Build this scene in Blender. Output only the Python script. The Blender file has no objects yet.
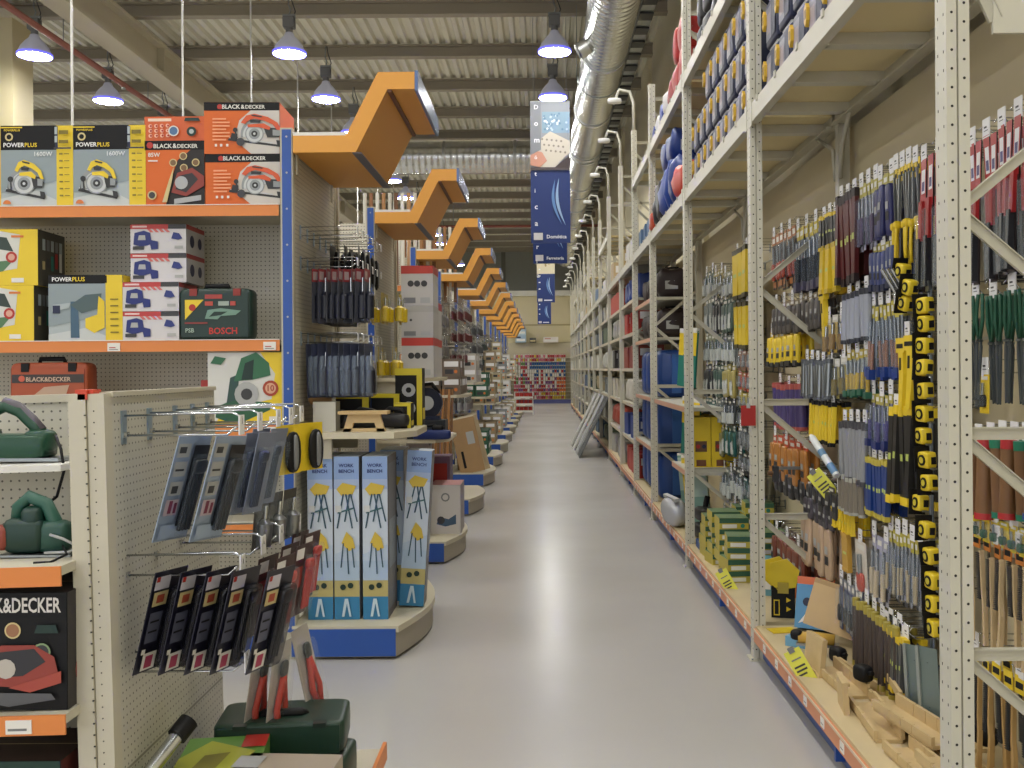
import bpy, math, random
from mathutils import Vector, Matrix, noise as mnoise
from math import sin, cos, pi, radians as R
rnd = random.Random(7)
C = bpy.context.scene.collection
# ---------------------------------------------------------------- camera
F = 1000.0; HC = 1.6; VX, VY = 543.0, 369.0
cd = bpy.data.cameras.new('camera'); cam = bpy.data.objects.new('camera', cd); C.objects.link(cam)
cd.sensor_width = 36; cd.lens = 36*F/1024; cd.clip_start = .05; cd.clip_end = 200
cam.location = (0, 0, HC); cam.rotation_euler = (Matrix.Rotation(pi/2, 3, 'X') @ Matrix.Rotation(-.0075, 3, 'Z')).to_euler()
cd.shift_x = -(VX-512)/1024; cd.shift_y = -(384-VY)/1024      # a lens whose axis points straight down the aisle
bpy.context.scene.camera = cam
def XY(u, Y): return (u-VX)/F*Y              # lateral place of something seen at column u, Y metres down the aisle
def ZY(v, Y): return HC-(v-VY)/F*Y           # height of something seen at row v, Y metres down the aisle
def YX(u, X): return X*F/(u-VX)              # distance of something at column u on the plane X
# ---------------------------------------------------------------- materials
def lin(h):
    if isinstance(h, str):
        h = h.lstrip('#'); c = [int(h[i:i+2], 16)/255 for i in (0, 2, 4)]
    else: c = h
    g = .3*c[0]+.59*c[1]+.11*c[2]; c = [x+(g-x)*.09 for x in c]
    return tuple(x/12.92 if x <= .04045 else ((x+.055)/1.055)**2.4 for x in c)
MT = {}
def mat(h, r=.5, m=0., a=1., e=0., spec=.5, noise=0., nscale=8.):
    key = (h, r, m, a, e, spec, noise)
    if key in MT: return MT[key]
    mt = bpy.data.materials.new('m_%s' % h); mt.use_nodes = True; nt = mt.node_tree; b = nt.nodes['Principled BSDF']
    c = lin(h); b.inputs['Base Color'].default_value = (*c, 1); b.inputs['Roughness'].default_value = r
    b.inputs['Metallic'].default_value = m; b.inputs['Alpha'].default_value = a
    b.inputs['Specular IOR Level'].default_value = spec
    if e: b.inputs['Emission Color'].default_value = (*c, 1); b.inputs['Emission Strength'].default_value = e
    if noise:
        tc = nt.nodes.new('ShaderNodeTexCoord'); n = nt.nodes.new('ShaderNodeTexNoise'); n.inputs['Scale'].default_value = nscale
        n.inputs['Detail'].default_value = 4
        mx = nt.nodes.new('ShaderNodeMix'); mx.data_type = 'RGBA'
        mx.inputs[6].default_value = (*[x*(1-noise) for x in c], 1); mx.inputs[7].default_value = (*[min(1, x*(1+noise)) for x in c], 1)
        nt.links.new(tc.outputs['Object'], n.inputs['Vector']); nt.links.new(n.outputs['Fac'], mx.inputs[0]); nt.links.new(mx.outputs[2], b.inputs['Base Color'])
    MT[key] = mt; return mt
def pegmat(h, axes, pitch=.02, rad=.17, r=.55):
    key = ('peg', h, axes, pitch)
    if key in MT: return MT[key]
    mt = bpy.data.materials.new('m_pegboard'); mt.use_nodes = True; nt = mt.node_tree; b = nt.nodes['Principled BSDF']
    N = nt.nodes.new; L = nt.links.new
    tc = N('ShaderNodeTexCoord'); v1 = N('ShaderNodeVectorMath'); v1.operation = 'SCALE'; v1.inputs['Scale'].default_value = 1/pitch
    v2 = N('ShaderNodeVectorMath'); v2.operation = 'FRACTION'; v3 = N('ShaderNodeVectorMath'); v3.operation = 'SUBTRACT'; v3.inputs[1].default_value = (.5, .5, .5)
    v4 = N('ShaderNodeVectorMath'); v4.operation = 'MULTIPLY'; v4.inputs[1].default_value = axes
    v5 = N('ShaderNodeVectorMath'); v5.operation = 'LENGTH'; mm = N('ShaderNodeMath'); mm.operation = 'LESS_THAN'; mm.inputs[1].default_value = rad
    mx = N('ShaderNodeMix'); mx.data_type = 'RGBA'; c = lin(h)
    mx.inputs[6].default_value = (*c, 1); mx.inputs[7].default_value = (*[x*.22 for x in c], 1)
    L(tc.outputs['Object'], v1.inputs[0]); L(v1.outputs[0], v2.inputs[0]); L(v2.outputs[0], v3.inputs[0]); L(v3.outputs[0], v4.inputs[0])
    L(v4.outputs[0], v5.inputs[0]); L(v5.outputs['Value'], mm.inputs[0]); L(mm.outputs[0], mx.inputs[0]); L(mx.outputs[2], b.inputs['Base Color'])
    b.inputs['Roughness'].default_value = r
    MT[key] = mt; return mt
# ---------------------------------------------------------------- text glyph cache
_tx = {}
def glyphs(s, bold=.02):
    if s in _tx: return _tx[s]
    cu = bpy.data.curves.new('t', 'FONT'); cu.body = s; cu.size = 1; cu.offset = bold; cu.resolution_u = 2
    ob = bpy.data.objects.new('t', cu); C.objects.link(ob)
    dg = bpy.context.evaluated_depsgraph_get(); me = bpy.data.meshes.new_from_object(ob.evaluated_get(dg))
    vs = [tuple(v.co) for v in me.vertices]; fs = [tuple(p.vertices) for p in me.polygons]
    bpy.data.objects.remove(ob); bpy.data.meshes.remove(me); bpy.data.curves.remove(cu)
    x0 = min(v[0] for v in vs); x1 = max(v[0] for v in vs); y0 = min(v[1] for v in vs); y1 = max(v[1] for v in vs)
    _tx[s] = ([((v[0]-x0)/(x1-x0), (v[1]-y0)/(y1-y0)) for v in vs], fs, (x1-x0)/(y1-y0)); return _tx[s]
# ---------------------------------------------------------------- mesh builder
class M:
    def __init__(s): s.v = []; s.f = []; s.mi = []; s.ms = []; s.sm = []
    def _m(s, mt):
        if mt not in s.ms: s.ms.append(mt)
        return s.ms.index(mt)
    def add(s, vs, fs, mt, smooth=False):
        b = len(s.v); s.v += [tuple(v) for v in vs]; k = s._m(mt)
        for f in fs: s.f.append(tuple(b+i for i in f)); s.mi.append(k); s.sm.append(smooth)
        return s
    def box(s, x0, x1, y0, y1, z0, z1, mt, rot=None, piv=None):
        vs = [Vector((x, y, z)) for x in (x0, x1) for y in (y0, y1) for z in (z0, z1)]
        if rot is not None:
            p = Vector(piv) if piv else Vector(((x0+x1)/2, (y0+y1)/2, (z0+z1)/2)); vs = [rot @ (v-p)+p for v in vs]
        return s.add(vs, [(0, 1, 3, 2), (4, 6, 7, 5), (0, 4, 5, 1), (2, 3, 7, 6), (0, 2, 6, 4), (1, 5, 7, 3)], mt)
    def prism(s, pts, fn, d0, d1, mt):       # fn(a, b, d) -> xyz
        n = len(pts); vs = [fn(a, b, d0) for a, b in pts]+[fn(a, b, d1) for a, b in pts]
        return s.add(vs, [tuple(range(n)), tuple(range(2*n-1, n-1, -1))]+[(i, (i+1) % n, n+(i+1) % n, n+i) for i in range(n)], mt)
    def cyl(s, p0, p1, r0, mt, r1=None, n=10, caps=True, smooth=True):
        p0 = Vector(p0); p1 = Vector(p1); r1 = r0 if r1 is None else r1; d = (p1-p0).normalized()
        a = d.orthogonal().normalized(); b = d.cross(a)
        vs = [p0+(a*cos(2*pi*i/n)+b*sin(2*pi*i/n))*r0 for i in range(n)]+[p1+(a*cos(2*pi*i/n)+b*sin(2*pi*i/n))*r1 for i in range(n)]
        s.add(vs, [(i, (i+1) % n, n+(i+1) % n, n+i) for i in range(n)], mt, smooth)
        if caps: s.add(vs, [tuple(range(n-1, -1, -1)), tuple(range(n, 2*n))], mt)
        return s
    def tube(s, path, r, mt, n=6):
        P = [Vector(p) for p in path]; vs = []; up = None
        for i, p in enumerate(P):
            d = (P[min(i+1, len(P)-1)]-P[max(i-1, 0)]).normalized()
            if up is None: up = d.orthogonal().normalized()
            a = (up-d*up.dot(d)).normalized(); up = a; b = d.cross(a)
            vs += [p+(a*cos(2*pi*k/n)+b*sin(2*pi*k/n))*r for k in range(n)]
        fs = [(i*n+k, i*n+(k+1) % n, (i+1)*n+(k+1) % n, (i+1)*n+k) for i in range(len(P)-1) for k in range(n)]
        fs += [tuple(range(n-1, -1, -1)), tuple(range((len(P)-1)*n, len(P)*n))]
        return s.add(vs, fs, mt, True)
    def sell(s, c, rad, mt, e=.35, e2=None, nu=16, nv=8):     # superellipsoid; small e = boxy
        e2 = e if e2 is None else e2; pw = lambda x, k: math.copysign(abs(x)**k, x); vs = []
        for j in range(1, nv):
            ph = -pi/2+pi*j/nv
            for i in range(nu):
                th = 2*pi*i/nu
                vs.append((c[0]+rad[0]*pw(cos(ph), e)*pw(cos(th), e2), c[1]+rad[1]*pw(cos(ph), e)*pw(sin(th), e2), c[2]+rad[2]*pw(sin(ph), e)))
        vs += [(c[0], c[1], c[2]-rad[2]), (c[0], c[1], c[2]+rad[2])]; a = len(vs)-2
        fs = [(j*nu+i, j*nu+(i+1) % nu, (j+1)*nu+(i+1) % nu, (j+1)*nu+i) for j in range(nv-2) for i in range(nu)]
        fs += [(a, (i+1) % nu, i) for i in range(nu)]+[(a+1, (nv-2)*nu+i, (nv-2)*nu+(i+1) % nu) for i in range(nu)]
        return s.add(vs, fs, mt, True)
    def lathe(s, prof, o, mt, n=20):         # prof: (r, z) list, round z through o
        vs = [(o[0]+r*cos(2*pi*i/n), o[1]+r*sin(2*pi*i/n), o[2]+z) for r, z in prof for i in range(n)]
        return s.add(vs, [(j*n+i, j*n+(i+1) % n, (j+1)*n+(i+1) % n, (j+1)*n+i) for j in range(len(prof)-1) for i in range(n)], mt, True)
    def mesh(s, name, bev=0):
        me = bpy.data.meshes.new(name); me.from_pydata(s.v, [], s.f); me.update()
        for m_ in s.ms: me.materials.append(m_)
        me.polygons.foreach_set('material_index', s.mi); me.polygons.foreach_set('use_smooth', s.sm); me.update()
        return me
class Face:
    """a rectangular face: draws flat printed shapes in unit coordinates, each layer a hair above the last"""
    def __init__(s, m, o, ux, uy): s.m = m; s.o = Vector(o); s.ux = Vector(ux); s.uy = Vector(uy); s.n = s.ux.cross(s.uy).normalized(); s.l = 0; s.w = s.ux.length; s.h = s.uy.length
    def p(s, x, y): return s.o+s.ux*x+s.uy*y+s.n*(.0006+.0005*s.l)
    def poly(s, pts, mt):
        s.l += 1; s.m.add([s.p(*q) for q in pts], [tuple(range(len(pts)))], mt); return s
    def rect(s, x0, y0, x1, y1, mt): return s.poly([(x0, y0), (x1, y0), (x1, y1), (x0, y1)], mt)
    def disc(s, cx, cy, r, mt, n=16, a0=0, a1=2*pi, k=1.):     # r in units of height
        q = s.h/s.w; full = a1-a0 > 6.28; N = n if full else n+1
        return s.poly([(cx+r*q*cos(a0+(a1-a0)*i/n), cy+k*r*sin(a0+(a1-a0)*i/n)) for i in range(N)], mt)
    def text(s, t, x0, y0, mt, w=None, h=None):
        vs, fs, asp = glyphs(t); s.l += 1
        if h is None: h = w*s.w/asp/s.h
        if w is None: w = h*s.h*asp/s.w
        s.m.add([s.p(x0+a*w, y0+b*h) for a, b in vs], fs, mt); return s
    def lines(s, x0, y0, x1, y1, n, mt, k=.45):
        s.l += 1
        for i in range(n):
            a = y0+(y1-y0)*i/n; b = a+(y1-y0)/n*k; xe = x1-(x1-x0)*(.25 if i % 3 == 0 else .05)
            s.m.add([s.p(x0, a), s.p(xe, a), s.p(xe, b), s.p(x0, b)], [(0, 1, 2, 3)], mt)
        return s
# ---------------------------------------------------------------- objects
def put(name, data, parent=None, loc=(0, 0, 0), rot=None):
    o = bpy.data.objects.new(name, data); C.objects.link(o); o.location = loc
    if rot is not None: o.rotation_euler = rot
    if parent is not None: o.parent = parent
    return o
def tag(o, label=None, cat=None, group=None, kind=None):
    for k, v in (('label', label), ('category', cat), ('group', group), ('kind', kind)):
        if v: o[k] = v
    return o
def struct(name, m):
    o = put(name, m.mesh(name)); o['kind'] = 'structure'; return o
class Kit:
    """one thing: root mesh (or None = Empty) and parts [(name, mesh, index of parent part or -1, label)]"""
    def __init__(s, name, cat, root=None, parts=()):
        s.name = name; s.cat = cat; s.root = root.mesh(name) if root else None
        s.parts = [(p[0], p[1].mesh(p[0]), p[2] if len(p) > 2 else -1, p[3] if len(p) > 3 else None) for p in parts]
    def at(s, loc, label, group=None, rot=(0, 0, 0), scale=None):
        r = put(s.name, s.root, None, loc, rot); tag(r, label, s.cat, group)
        if scale is not None: r.scale = scale if hasattr(scale, '__len__') else (scale,)*3
        obs = []
        for n, me, pi_, lb in s.parts:
            o = put(n, me, r if pi_ < 0 else obs[pi_]); obs.append(o)
            if lb: o['label'] = lb
        return r
ORD = ['', 'first', 'second', 'third', 'fourth', 'fifth', 'sixth', 'seventh', 'eighth', 'ninth', 'tenth', 'eleventh', 'twelfth', 'thirteenth', 'fourteenth', 'fifteenth', 'sixteenth']
TOR = (0, 0, -pi/2)     # faces the aisle from the right wall (-X)
TOL = (0, 0, pi/2)      # faces the aisle from the left ends (+X)
# palette
CREAM = mat('#b9b3a0', .5); CREAM2 = mat('#c4beac', .5); HOLE = mat('#2c2a26', .8); MDF = mat('#b39c68', .7, noise=.05)
BLUE = mat('#2a58ae', .4); ORANGE = mat('#d9762e', .45); CHROME = mat('#c8ccd0', .22, 1.); STEEL = mat('#9aa0a4', .35, 1.)
GALV = mat('#b7b9b8', .38, .9); WHITE = mat('#dedcd6', .5); BLACK = mat('#0e0e12', .55, spec=.3); YEL = mat('#e6c51c', .45); RED = mat('#b8281f', .45)
NAVY = mat('#1b2547', .5); GREEN = mat('#14513a', .45); DKGREEN = mat('#12302a', .5); WOODL = mat('#c9a873', .6, noise=.12, nscale=14); WOODD = mat('#8a6038', .6, noise=.15)
GREY = mat('#77797c', .5); LGREY = mat('#a9abac', .5); DGREY = mat('#3a3b3f', .5); OR2 = mat('#dc672a', .5, spec=.3); CLEAR = mat('#cfdbe4', .07, 0, .08); CLEARB = mat('#a9bdd6', .07, 0, .07)
PAPER = mat('#e6e6ea', .6); TEAL = mat('#1d7a6c', .45); LBLUE = mat('#5f9fd0', .45); SKYB = mat('#8fb6dc', .5); SAND = mat('#cdbb84', .6); MAROON = mat('#5a1a1c', .4); BROWN = mat('#6b4a2f', .6); PURP = mat('#4a437e', .4); LILAC = mat('#a7a6c2', .35)
BLUEP = mat('#1d3f96', .4); GOLD = mat('#c6a544', .4); PINK = mat('#c98f80', .5)
# ================================================================ THE SETTING
fm = bpy.data.materials.new('m_floor'); fm.use_nodes = True; nt = fm.node_tree; b = nt.nodes['Principled BSDF']
tc = nt.nodes.new('ShaderNodeTexCoord'); n1 = nt.nodes.new('ShaderNodeTexNoise'); n1.inputs['Scale'].default_value = .7; n1.inputs['Detail'].default_value = 5
n2 = nt.nodes.new('ShaderNodeTexNoise'); n2.inputs['Scale'].default_value = 60
mx = nt.nodes.new('ShaderNodeMix'); mx.data_type = 'RGBA'; mx.inputs[6].default_value = (*lin('#aeaba8'), 1); mx.inputs[7].default_value = (*lin('#bcbab8'), 1)
rr = nt.nodes.new('ShaderNodeMapRange'); rr.inputs[3].default_value = .19; rr.inputs[4].default_value = .3
bu = nt.nodes.new('ShaderNodeBump'); bu.inputs['Strength'].default_value = .02
nt.links.new(tc.outputs['Object'], n1.inputs['Vector']); nt.links.new(tc.outputs['Object'], n2.inputs['Vector'])
nt.links.new(n1.outputs['Fac'], mx.inputs[0]); nt.links.new(mx.outputs[2], b.inputs['Base Color'])
nt.links.new(n1.outputs['Fac'], rr.inputs[0]); nt.links.new(rr.outputs[0], b.inputs['Roughness']); nt.links.new(n2.outputs['Fac'], bu.inputs['Height']); nt.links.new(bu.outputs[0], b.inputs['Normal'])
b.inputs['Specular IOR Level'].default_value = .6
XL, XR, YB, YF, ZC = -22.0, 2.0, -9.0, 49.0, 7.5
m = M(); m.box(XL, XR+.2, YB, YF, -.1, 0, fm); struct('floor', m)
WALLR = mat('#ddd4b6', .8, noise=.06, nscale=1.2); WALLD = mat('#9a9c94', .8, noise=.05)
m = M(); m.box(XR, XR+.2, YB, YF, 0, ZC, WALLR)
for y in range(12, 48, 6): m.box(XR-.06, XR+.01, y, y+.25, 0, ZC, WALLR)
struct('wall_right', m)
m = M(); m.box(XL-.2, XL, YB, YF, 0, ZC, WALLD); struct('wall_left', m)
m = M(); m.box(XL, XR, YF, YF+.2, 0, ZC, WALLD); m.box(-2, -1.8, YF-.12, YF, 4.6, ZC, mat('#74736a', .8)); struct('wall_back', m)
m = M(); m.box(XL, XR, YB-.2, YB, 0, .5, WALLD); m.box(XL, XR, YB-.2, YB, 6.0, ZC, WALLD); struct('wall_front', m)  # unseen front wall, left open in the middle to admit fill light
m = M()
for x in range(-22, 3, 3): m.box(x-.04, x+.04, YB-.15, YB-.05, .5, 6.0, CREAM)
for z in (.5, 3.2, 5.95): m.box(XL, XR, YB-.15, YB-.05, z, z+.06, CREAM)
struct('added_window_1', m)  # added window behind the camera, lets world light in as frontal fill
# beige fascia above the far display
m = M(); FAS = mat('#cfc39a', .7); m.box(-9, XR-.02, 47.3, 47.5, 2.85, 5.05, FAS); m.box(-9, XR-.02, 47.15, 47.5, 5.05, 5.3, mat('#d8d6cc', .6))
m.box(-9, XR-.02, 47.28, 47.3, 3.65, 3.72, mat('#a99c72', .7))
for x in (-5, -2.6, -.2, 1.6): m.box(x, x+.08, 47.1, 47.5, 5.0, 5.5, WALLD)
struct('trim_1', m)
# corrugated roof
m = M(); CR = mat('#dcdacb', .6, noise=.06, nscale=.8); prof = []; x = XL
while x < XR+.2: prof += [(x, ZC-.1), (x+.07, ZC-.1), (x+.1, ZC-.03), (x+.16, ZC-.03)]; x += .19
vs = [(a, y, z) for y in (YB, YF) for a, z in prof]; n = len(prof)
m.add(vs, [(i, i+1, n+i+1, n+i) for i in range(n-1)], CR); m.box(XL, XR+.2, YB, YF, ZC+.01, ZC+.1, CR); struct('ceiling', m)
# purlins across the hall, each with web and flanges
PUR = mat('#9c9484', .7, noise=.08, nscale=1.5); k = 2; y = -7.56
while y < YF-1:
    m = M(); m.box(XL, XR, y-.08, y+.08, 7.18, 7.21, PUR); m.box(XL, XR, y-.02, y+.02, 7.2, 7.38, PUR); m.box(XL, XR, y-.08, y+.08, 7.37, 7.4, PUR)
    struct('trim_%d' % k, m); k += 1; y += 2.12
# main beams along the hall
BEAM = mat('#c2baa4', .65, noise=.05, nscale=1.)
for x in (-6.4, -14.5):
    m = M(); m.box(x-.18, x+.18, YB, YF, 6.48, 6.54, BEAM); m.box(x-.05, x+.05, YB, YF, 6.54, 7.0, BEAM); m.box(x-.18, x+.18, YB, YF, 6.96, 7.02, BEAM)
    yy = -6
    while yy < YF-1: m.box(x-.17, x+.17, yy, yy+.03, 6.54, 6.96, BEAM); yy += 3.76
    struct('trim_%d' % k, m); k += 1
m = M(); m.box(-8.6, -7.87, 14.9, 15.5, 0, 6.9, mat('#c9bd95', .65)); m.box(-8.7, -7.8, 14.8, 15.6, 6.9, 7.0, BEAM); struct('trim_%d' % k, m); k += 1
m = M(); m.box(-8.1, -7.45, 31.9, 32.5, 0, 7.0, mat('#c9bd95', .65)); struct('trim_%d' % k, m); k += 1
# ================================================================ SERVICES UNDER THE ROOF
def duct_mat(axis):
    mt = mat('#c9cbca', .27, 1., spec=.5+.001*axis).copy(); nt = mt.node_tree; b = nt.nodes['Principled BSDF']
    tc = nt.nodes.new('ShaderNodeTexCoord'); wv = nt.nodes.new('ShaderNodeTexWave'); wv.bands_direction = 'XYZ'[axis]; wv.inputs['Scale'].default_value = 2.2
    wv.inputs['Distortion'].default_value = 0
    bp = nt.nodes.new('ShaderNodeBump'); bp.inputs['Strength'].default_value = .5; bp.inputs['Distance'].default_value = .02
    nt.links.new(tc.outputs['Object'], wv.inputs['Vector']); nt.links.new(wv.outputs['Fac'], bp.inputs['Height']); nt.links.new(bp.outputs[0], b.inputs['Normal'])
    return mt
DM = duct_mat(1); DM2 = duct_mat(0)
m = M(); m.cyl((.88, -2, 6), (.88, 40, 6), .31, DM, n=36)
col = []
for y in [4.5+3.1*i for i in range(12)]:
    c = M(); c.cyl((.88, y-.04, 6), (.88, y+.04, 6), .325, GALV, n=32); col.append(('joint_collar', c))
for y in [6+4.5*i for i in range(8)]:
    c = M(); c.tube([(.88-.34*cos(t), y, 6-.34*sin(t)) for t in [pi*j/10 for j in range(11)]], .012, STEEL); c.tube([(.54, y, 6), (.54, y, 7.05)], .006, STEEL); c.tube([(1.22, y, 6), (1.22, y, 7.05)], .006, STEEL); col.append(('hanger_strap', c))
for y in (13.2, 22, 31):
    c = M(); c.cyl((.62, y, 5.86), (.5, y, 5.78), .11, GALV, n=16); c.cyl((.5, y, 5.78), (.49, y, 5.775), .09, DGREY, n=16); col.append(('air_nozzle', c))
Kit('air_duct', 'air duct', m, col).at((0, 0, 0), 'large round shiny spiral metal duct running along the aisle under the roof')
m = M(); m.cyl((-5.9, 22.8, 6.44), (.545, 22.8, 6.44), .36, DM2, n=32)
col = []
for x in (-5.85, -4, -2.2, -.6): c = M(); c.cyl((x-.03, 22.8, 6.44), (x+.03, 22.8, 6.44), .375, GALV, n=28); col.append(('joint_collar', c))
Kit('air_duct', 'air duct', m, col).at((0, 0, 0), 'round ribbed metal duct crossing the hall under the roof')
m = M(); m.box(1.42, 1.62, -2, 46, 6.68, 6.69, STEEL); m.box(1.42, 1.425, -2, 46, 6.68, 6.76, STEEL); m.box(1.615, 1.62, -2, 46, 6.68, 6.76, STEEL)
y = 0
while y < 46: m.box(1.42, 1.62, y, y+.28, 6.655, 6.68, DGREY); y += .62
h = M()
for y in range(1, 46, 3): h.tube([(1.42, y, 6.7), (1.42, y, 7.05)], .006, STEEL)
Kit('cable_tray', 'cable tray', m, [('hanger_rod', h)]).at((0, 0, 0), 'slotted metal cable tray running beside the shiny duct by the beige wall')
RP = mat('#8e4a3c', .5)
m = M(); m.cyl((-6.68, -6, 6.2), (-6.68, 46, 6.2), .045, RP, n=12)
sp = []
for y in range(2, 46, 3): c = M(); c.cyl((-6.68, y, 6.25), (-6.68, y, 6.98), .008, STEEL, n=6); sp.append(('pipe_hanger', c))
for y in range(4, 46, 4): c = M(); c.cyl((-6.68, y, 6.14), (-6.68, y, 6.2), .02, GALV, n=8); c.cyl((-6.68, y, 6.13), (-6.68, y, 6.14), .035, GALV, n=10); sp.append(('sprinkler_head', c))
Kit('sprinkler_pipe', 'pipe', m, sp).at((0, 0, 0), 'red sprinkler pipe hung beside the big roof beam')
m = M(); m.cyl((XL+1, 33.9, 6.45), (XR-.05, 33.9, 6.45), .05, RP, n=10)
Kit('sprinkler_pipe', 'pipe', m, [('pipe_hanger', M().cyl((-3, 33.9, 6.47), (-3, 33.9, 7.18), .01, STEEL)), ('pipe_hanger', M().cyl((.2, 33.9, 6.47), (.2, 33.9, 7.18), .01, STEEL))]).at((0, 0, 0), 'thin red sprinkler pipe crossing the hall far behind the blue banners')
# ---- high bay lamps
SK = bpy.data.materials.new('m_skirt'); SK.use_nodes = True; b = SK.node_tree.nodes['Principled BSDF']
b.inputs['Base Color'].default_value = (*lin('#b9bccb'), 1); b.inputs['Roughness'].default_value = .3; b.inputs['Emission Color'].default_value = (*lin('#b4b4cc'), 1); b.inputs['Emission Strength'].default_value = .16
FLARE = mat('#5a57e8', .4, e=2.2); LENS = mat('#fffdf3', .4, e=95.)
bell = M(); bell.lathe([(.035, .30), (.06, .29), (.08, .24), (.13, .19), (.19, .11), (.225, .03), (.232, .0), (.226, .0), (.215, .03), (.18, .1), (.12, .17), (.05, .2)], (0, 0, 0), SK, 28)
rim = M(); rim.lathe([(.229, -.018), (.24, -.012), (.24, .018), (.229, .012), (.229, -.018)], (0, 0, 0), FLARE, 28)  # violet glowing ring, puts the colour flare round the lens into a shape
lens = M(); lens.lathe([(.001, -.055), (.09, -.048), (.17, -.03), (.229, -.004), (.229, .004)], (0, 0, 0), LENS, 28)
gear = M(); gear.cyl((0, 0, .3), (0, 0, .36), .05, GREY, n=14); gear.box(-.075, .075, -.06, .06, .36, .52, mat('#6f7174', .45)); gear.box(-.09, .09, -.02, .02, .5, .56, STEEL)
for i in range(5): gear.box(-.08, .08, -.064+.028*i, -.058+.028*i, .37, .5, GREY)
cord = M(); cord.tube([(0, 0, .56), (.02, 0, .62), (-.01, 0, .7), (0, 0, .88)], .012, STEEL); cord.tube([(.05, 0, .5), (.09, 0, .6), (.04, 0, .75), (.02, 0, .88)], .008, DGREY)
lamp = Kit('high_bay_lamp', 'ceiling lamp', bell, [('flare_rim', rim), ('lens', lens, -1, 'glowing white lens'), ('control_gear', gear), ('hanging_cord', cord)])
rows = {-7.25: 'row of hanging lamps above the left shelves beside the red pipe', -3.6: 'row of hanging lamps above the orange signs', .2: 'row of hanging lamps above the aisle', -13.: 'row of hanging lamps far left'}
ls = [-5.2+2.42*i for i in range(21)]
for rx, g in rows.items():
    for i, y in enumerate(ls):
        Y = y+.17
        if 15 < Y < 17 and rx == .2: nm = 'hanging lamp with glowing round lens, straight above the first blue banner'
        elif 13 < Y < 15.5 and rx == .2: nm = 'hanging lamp with glowing round lens, topmost of those above the aisle beside the duct'
        elif rx == .2 and 17 <= Y <= 19.5: nm = 'hanging lamp hidden behind the top of the first blue banner'
        elif rx == -13.: nm = 'hanging lamp in the far left row'
        elif 13 < Y < 15.5: nm = 'bell-shaped hanging lamp, highest seen in its row, %s' % ('in front of the beige pillar' if rx == -7.25 else 'above the orange circular saw boxes')
        elif 15.5 < Y < 19.5 and rx in (-7.25, -3.6): nm = 'bell-shaped hanging lamp, next after the highest in its row, %s' % ('above the black and yellow boxes' if rx == -7.25 else 'left of the first orange sign')
        elif Y > 19.5 : nm = {-7.25: 'distant hanging lamp beside the red pipe', -3.6: 'small distant hanging lamp seen behind the orange signs', .2: 'distant hanging lamp over the aisle behind the blue banners', -13.: 'hanging lamp in the far left row'}[rx]
        elif Y < 13: nm = {-7.25: 'near hanging lamp overhead beside the big beam', -3.6: 'near hanging lamp overhead above the left displays', .2: 'near hanging lamp overhead above the aisle', -13.: 'hanging lamp in the far left row'}[rx]
        else: nm = 'hanging lamp in the far left row'
        lamp.at((rx, Y, 6.15), nm, g)
# ---- thin white suspension rods above the left shelves
rk = Kit('suspension_rod', 'rod', M().cyl((0, 0, 0), (0, 0, 4.15), .012, mat('#d8d8d4', .4), n=8), [('ceiling_plate', M().box(-.05, .05, -.05, .05, 4.13, 4.15, STEEL))])
for i in range(9): rk.at((-4.05, 8.64+2.67*i, 2.86), ['thin white rod hanging above the black and yellow boxes, leftmost', 'thin white rod rising behind the orange sander box', 'thin white rod rising behind the circular saw boxes', 'thin white rod beside the first orange sign, left of it'][i] if i < 4 else 'thin white rod in the distance behind the orange signs', 'thin white rods hanging from the roof')
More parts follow.
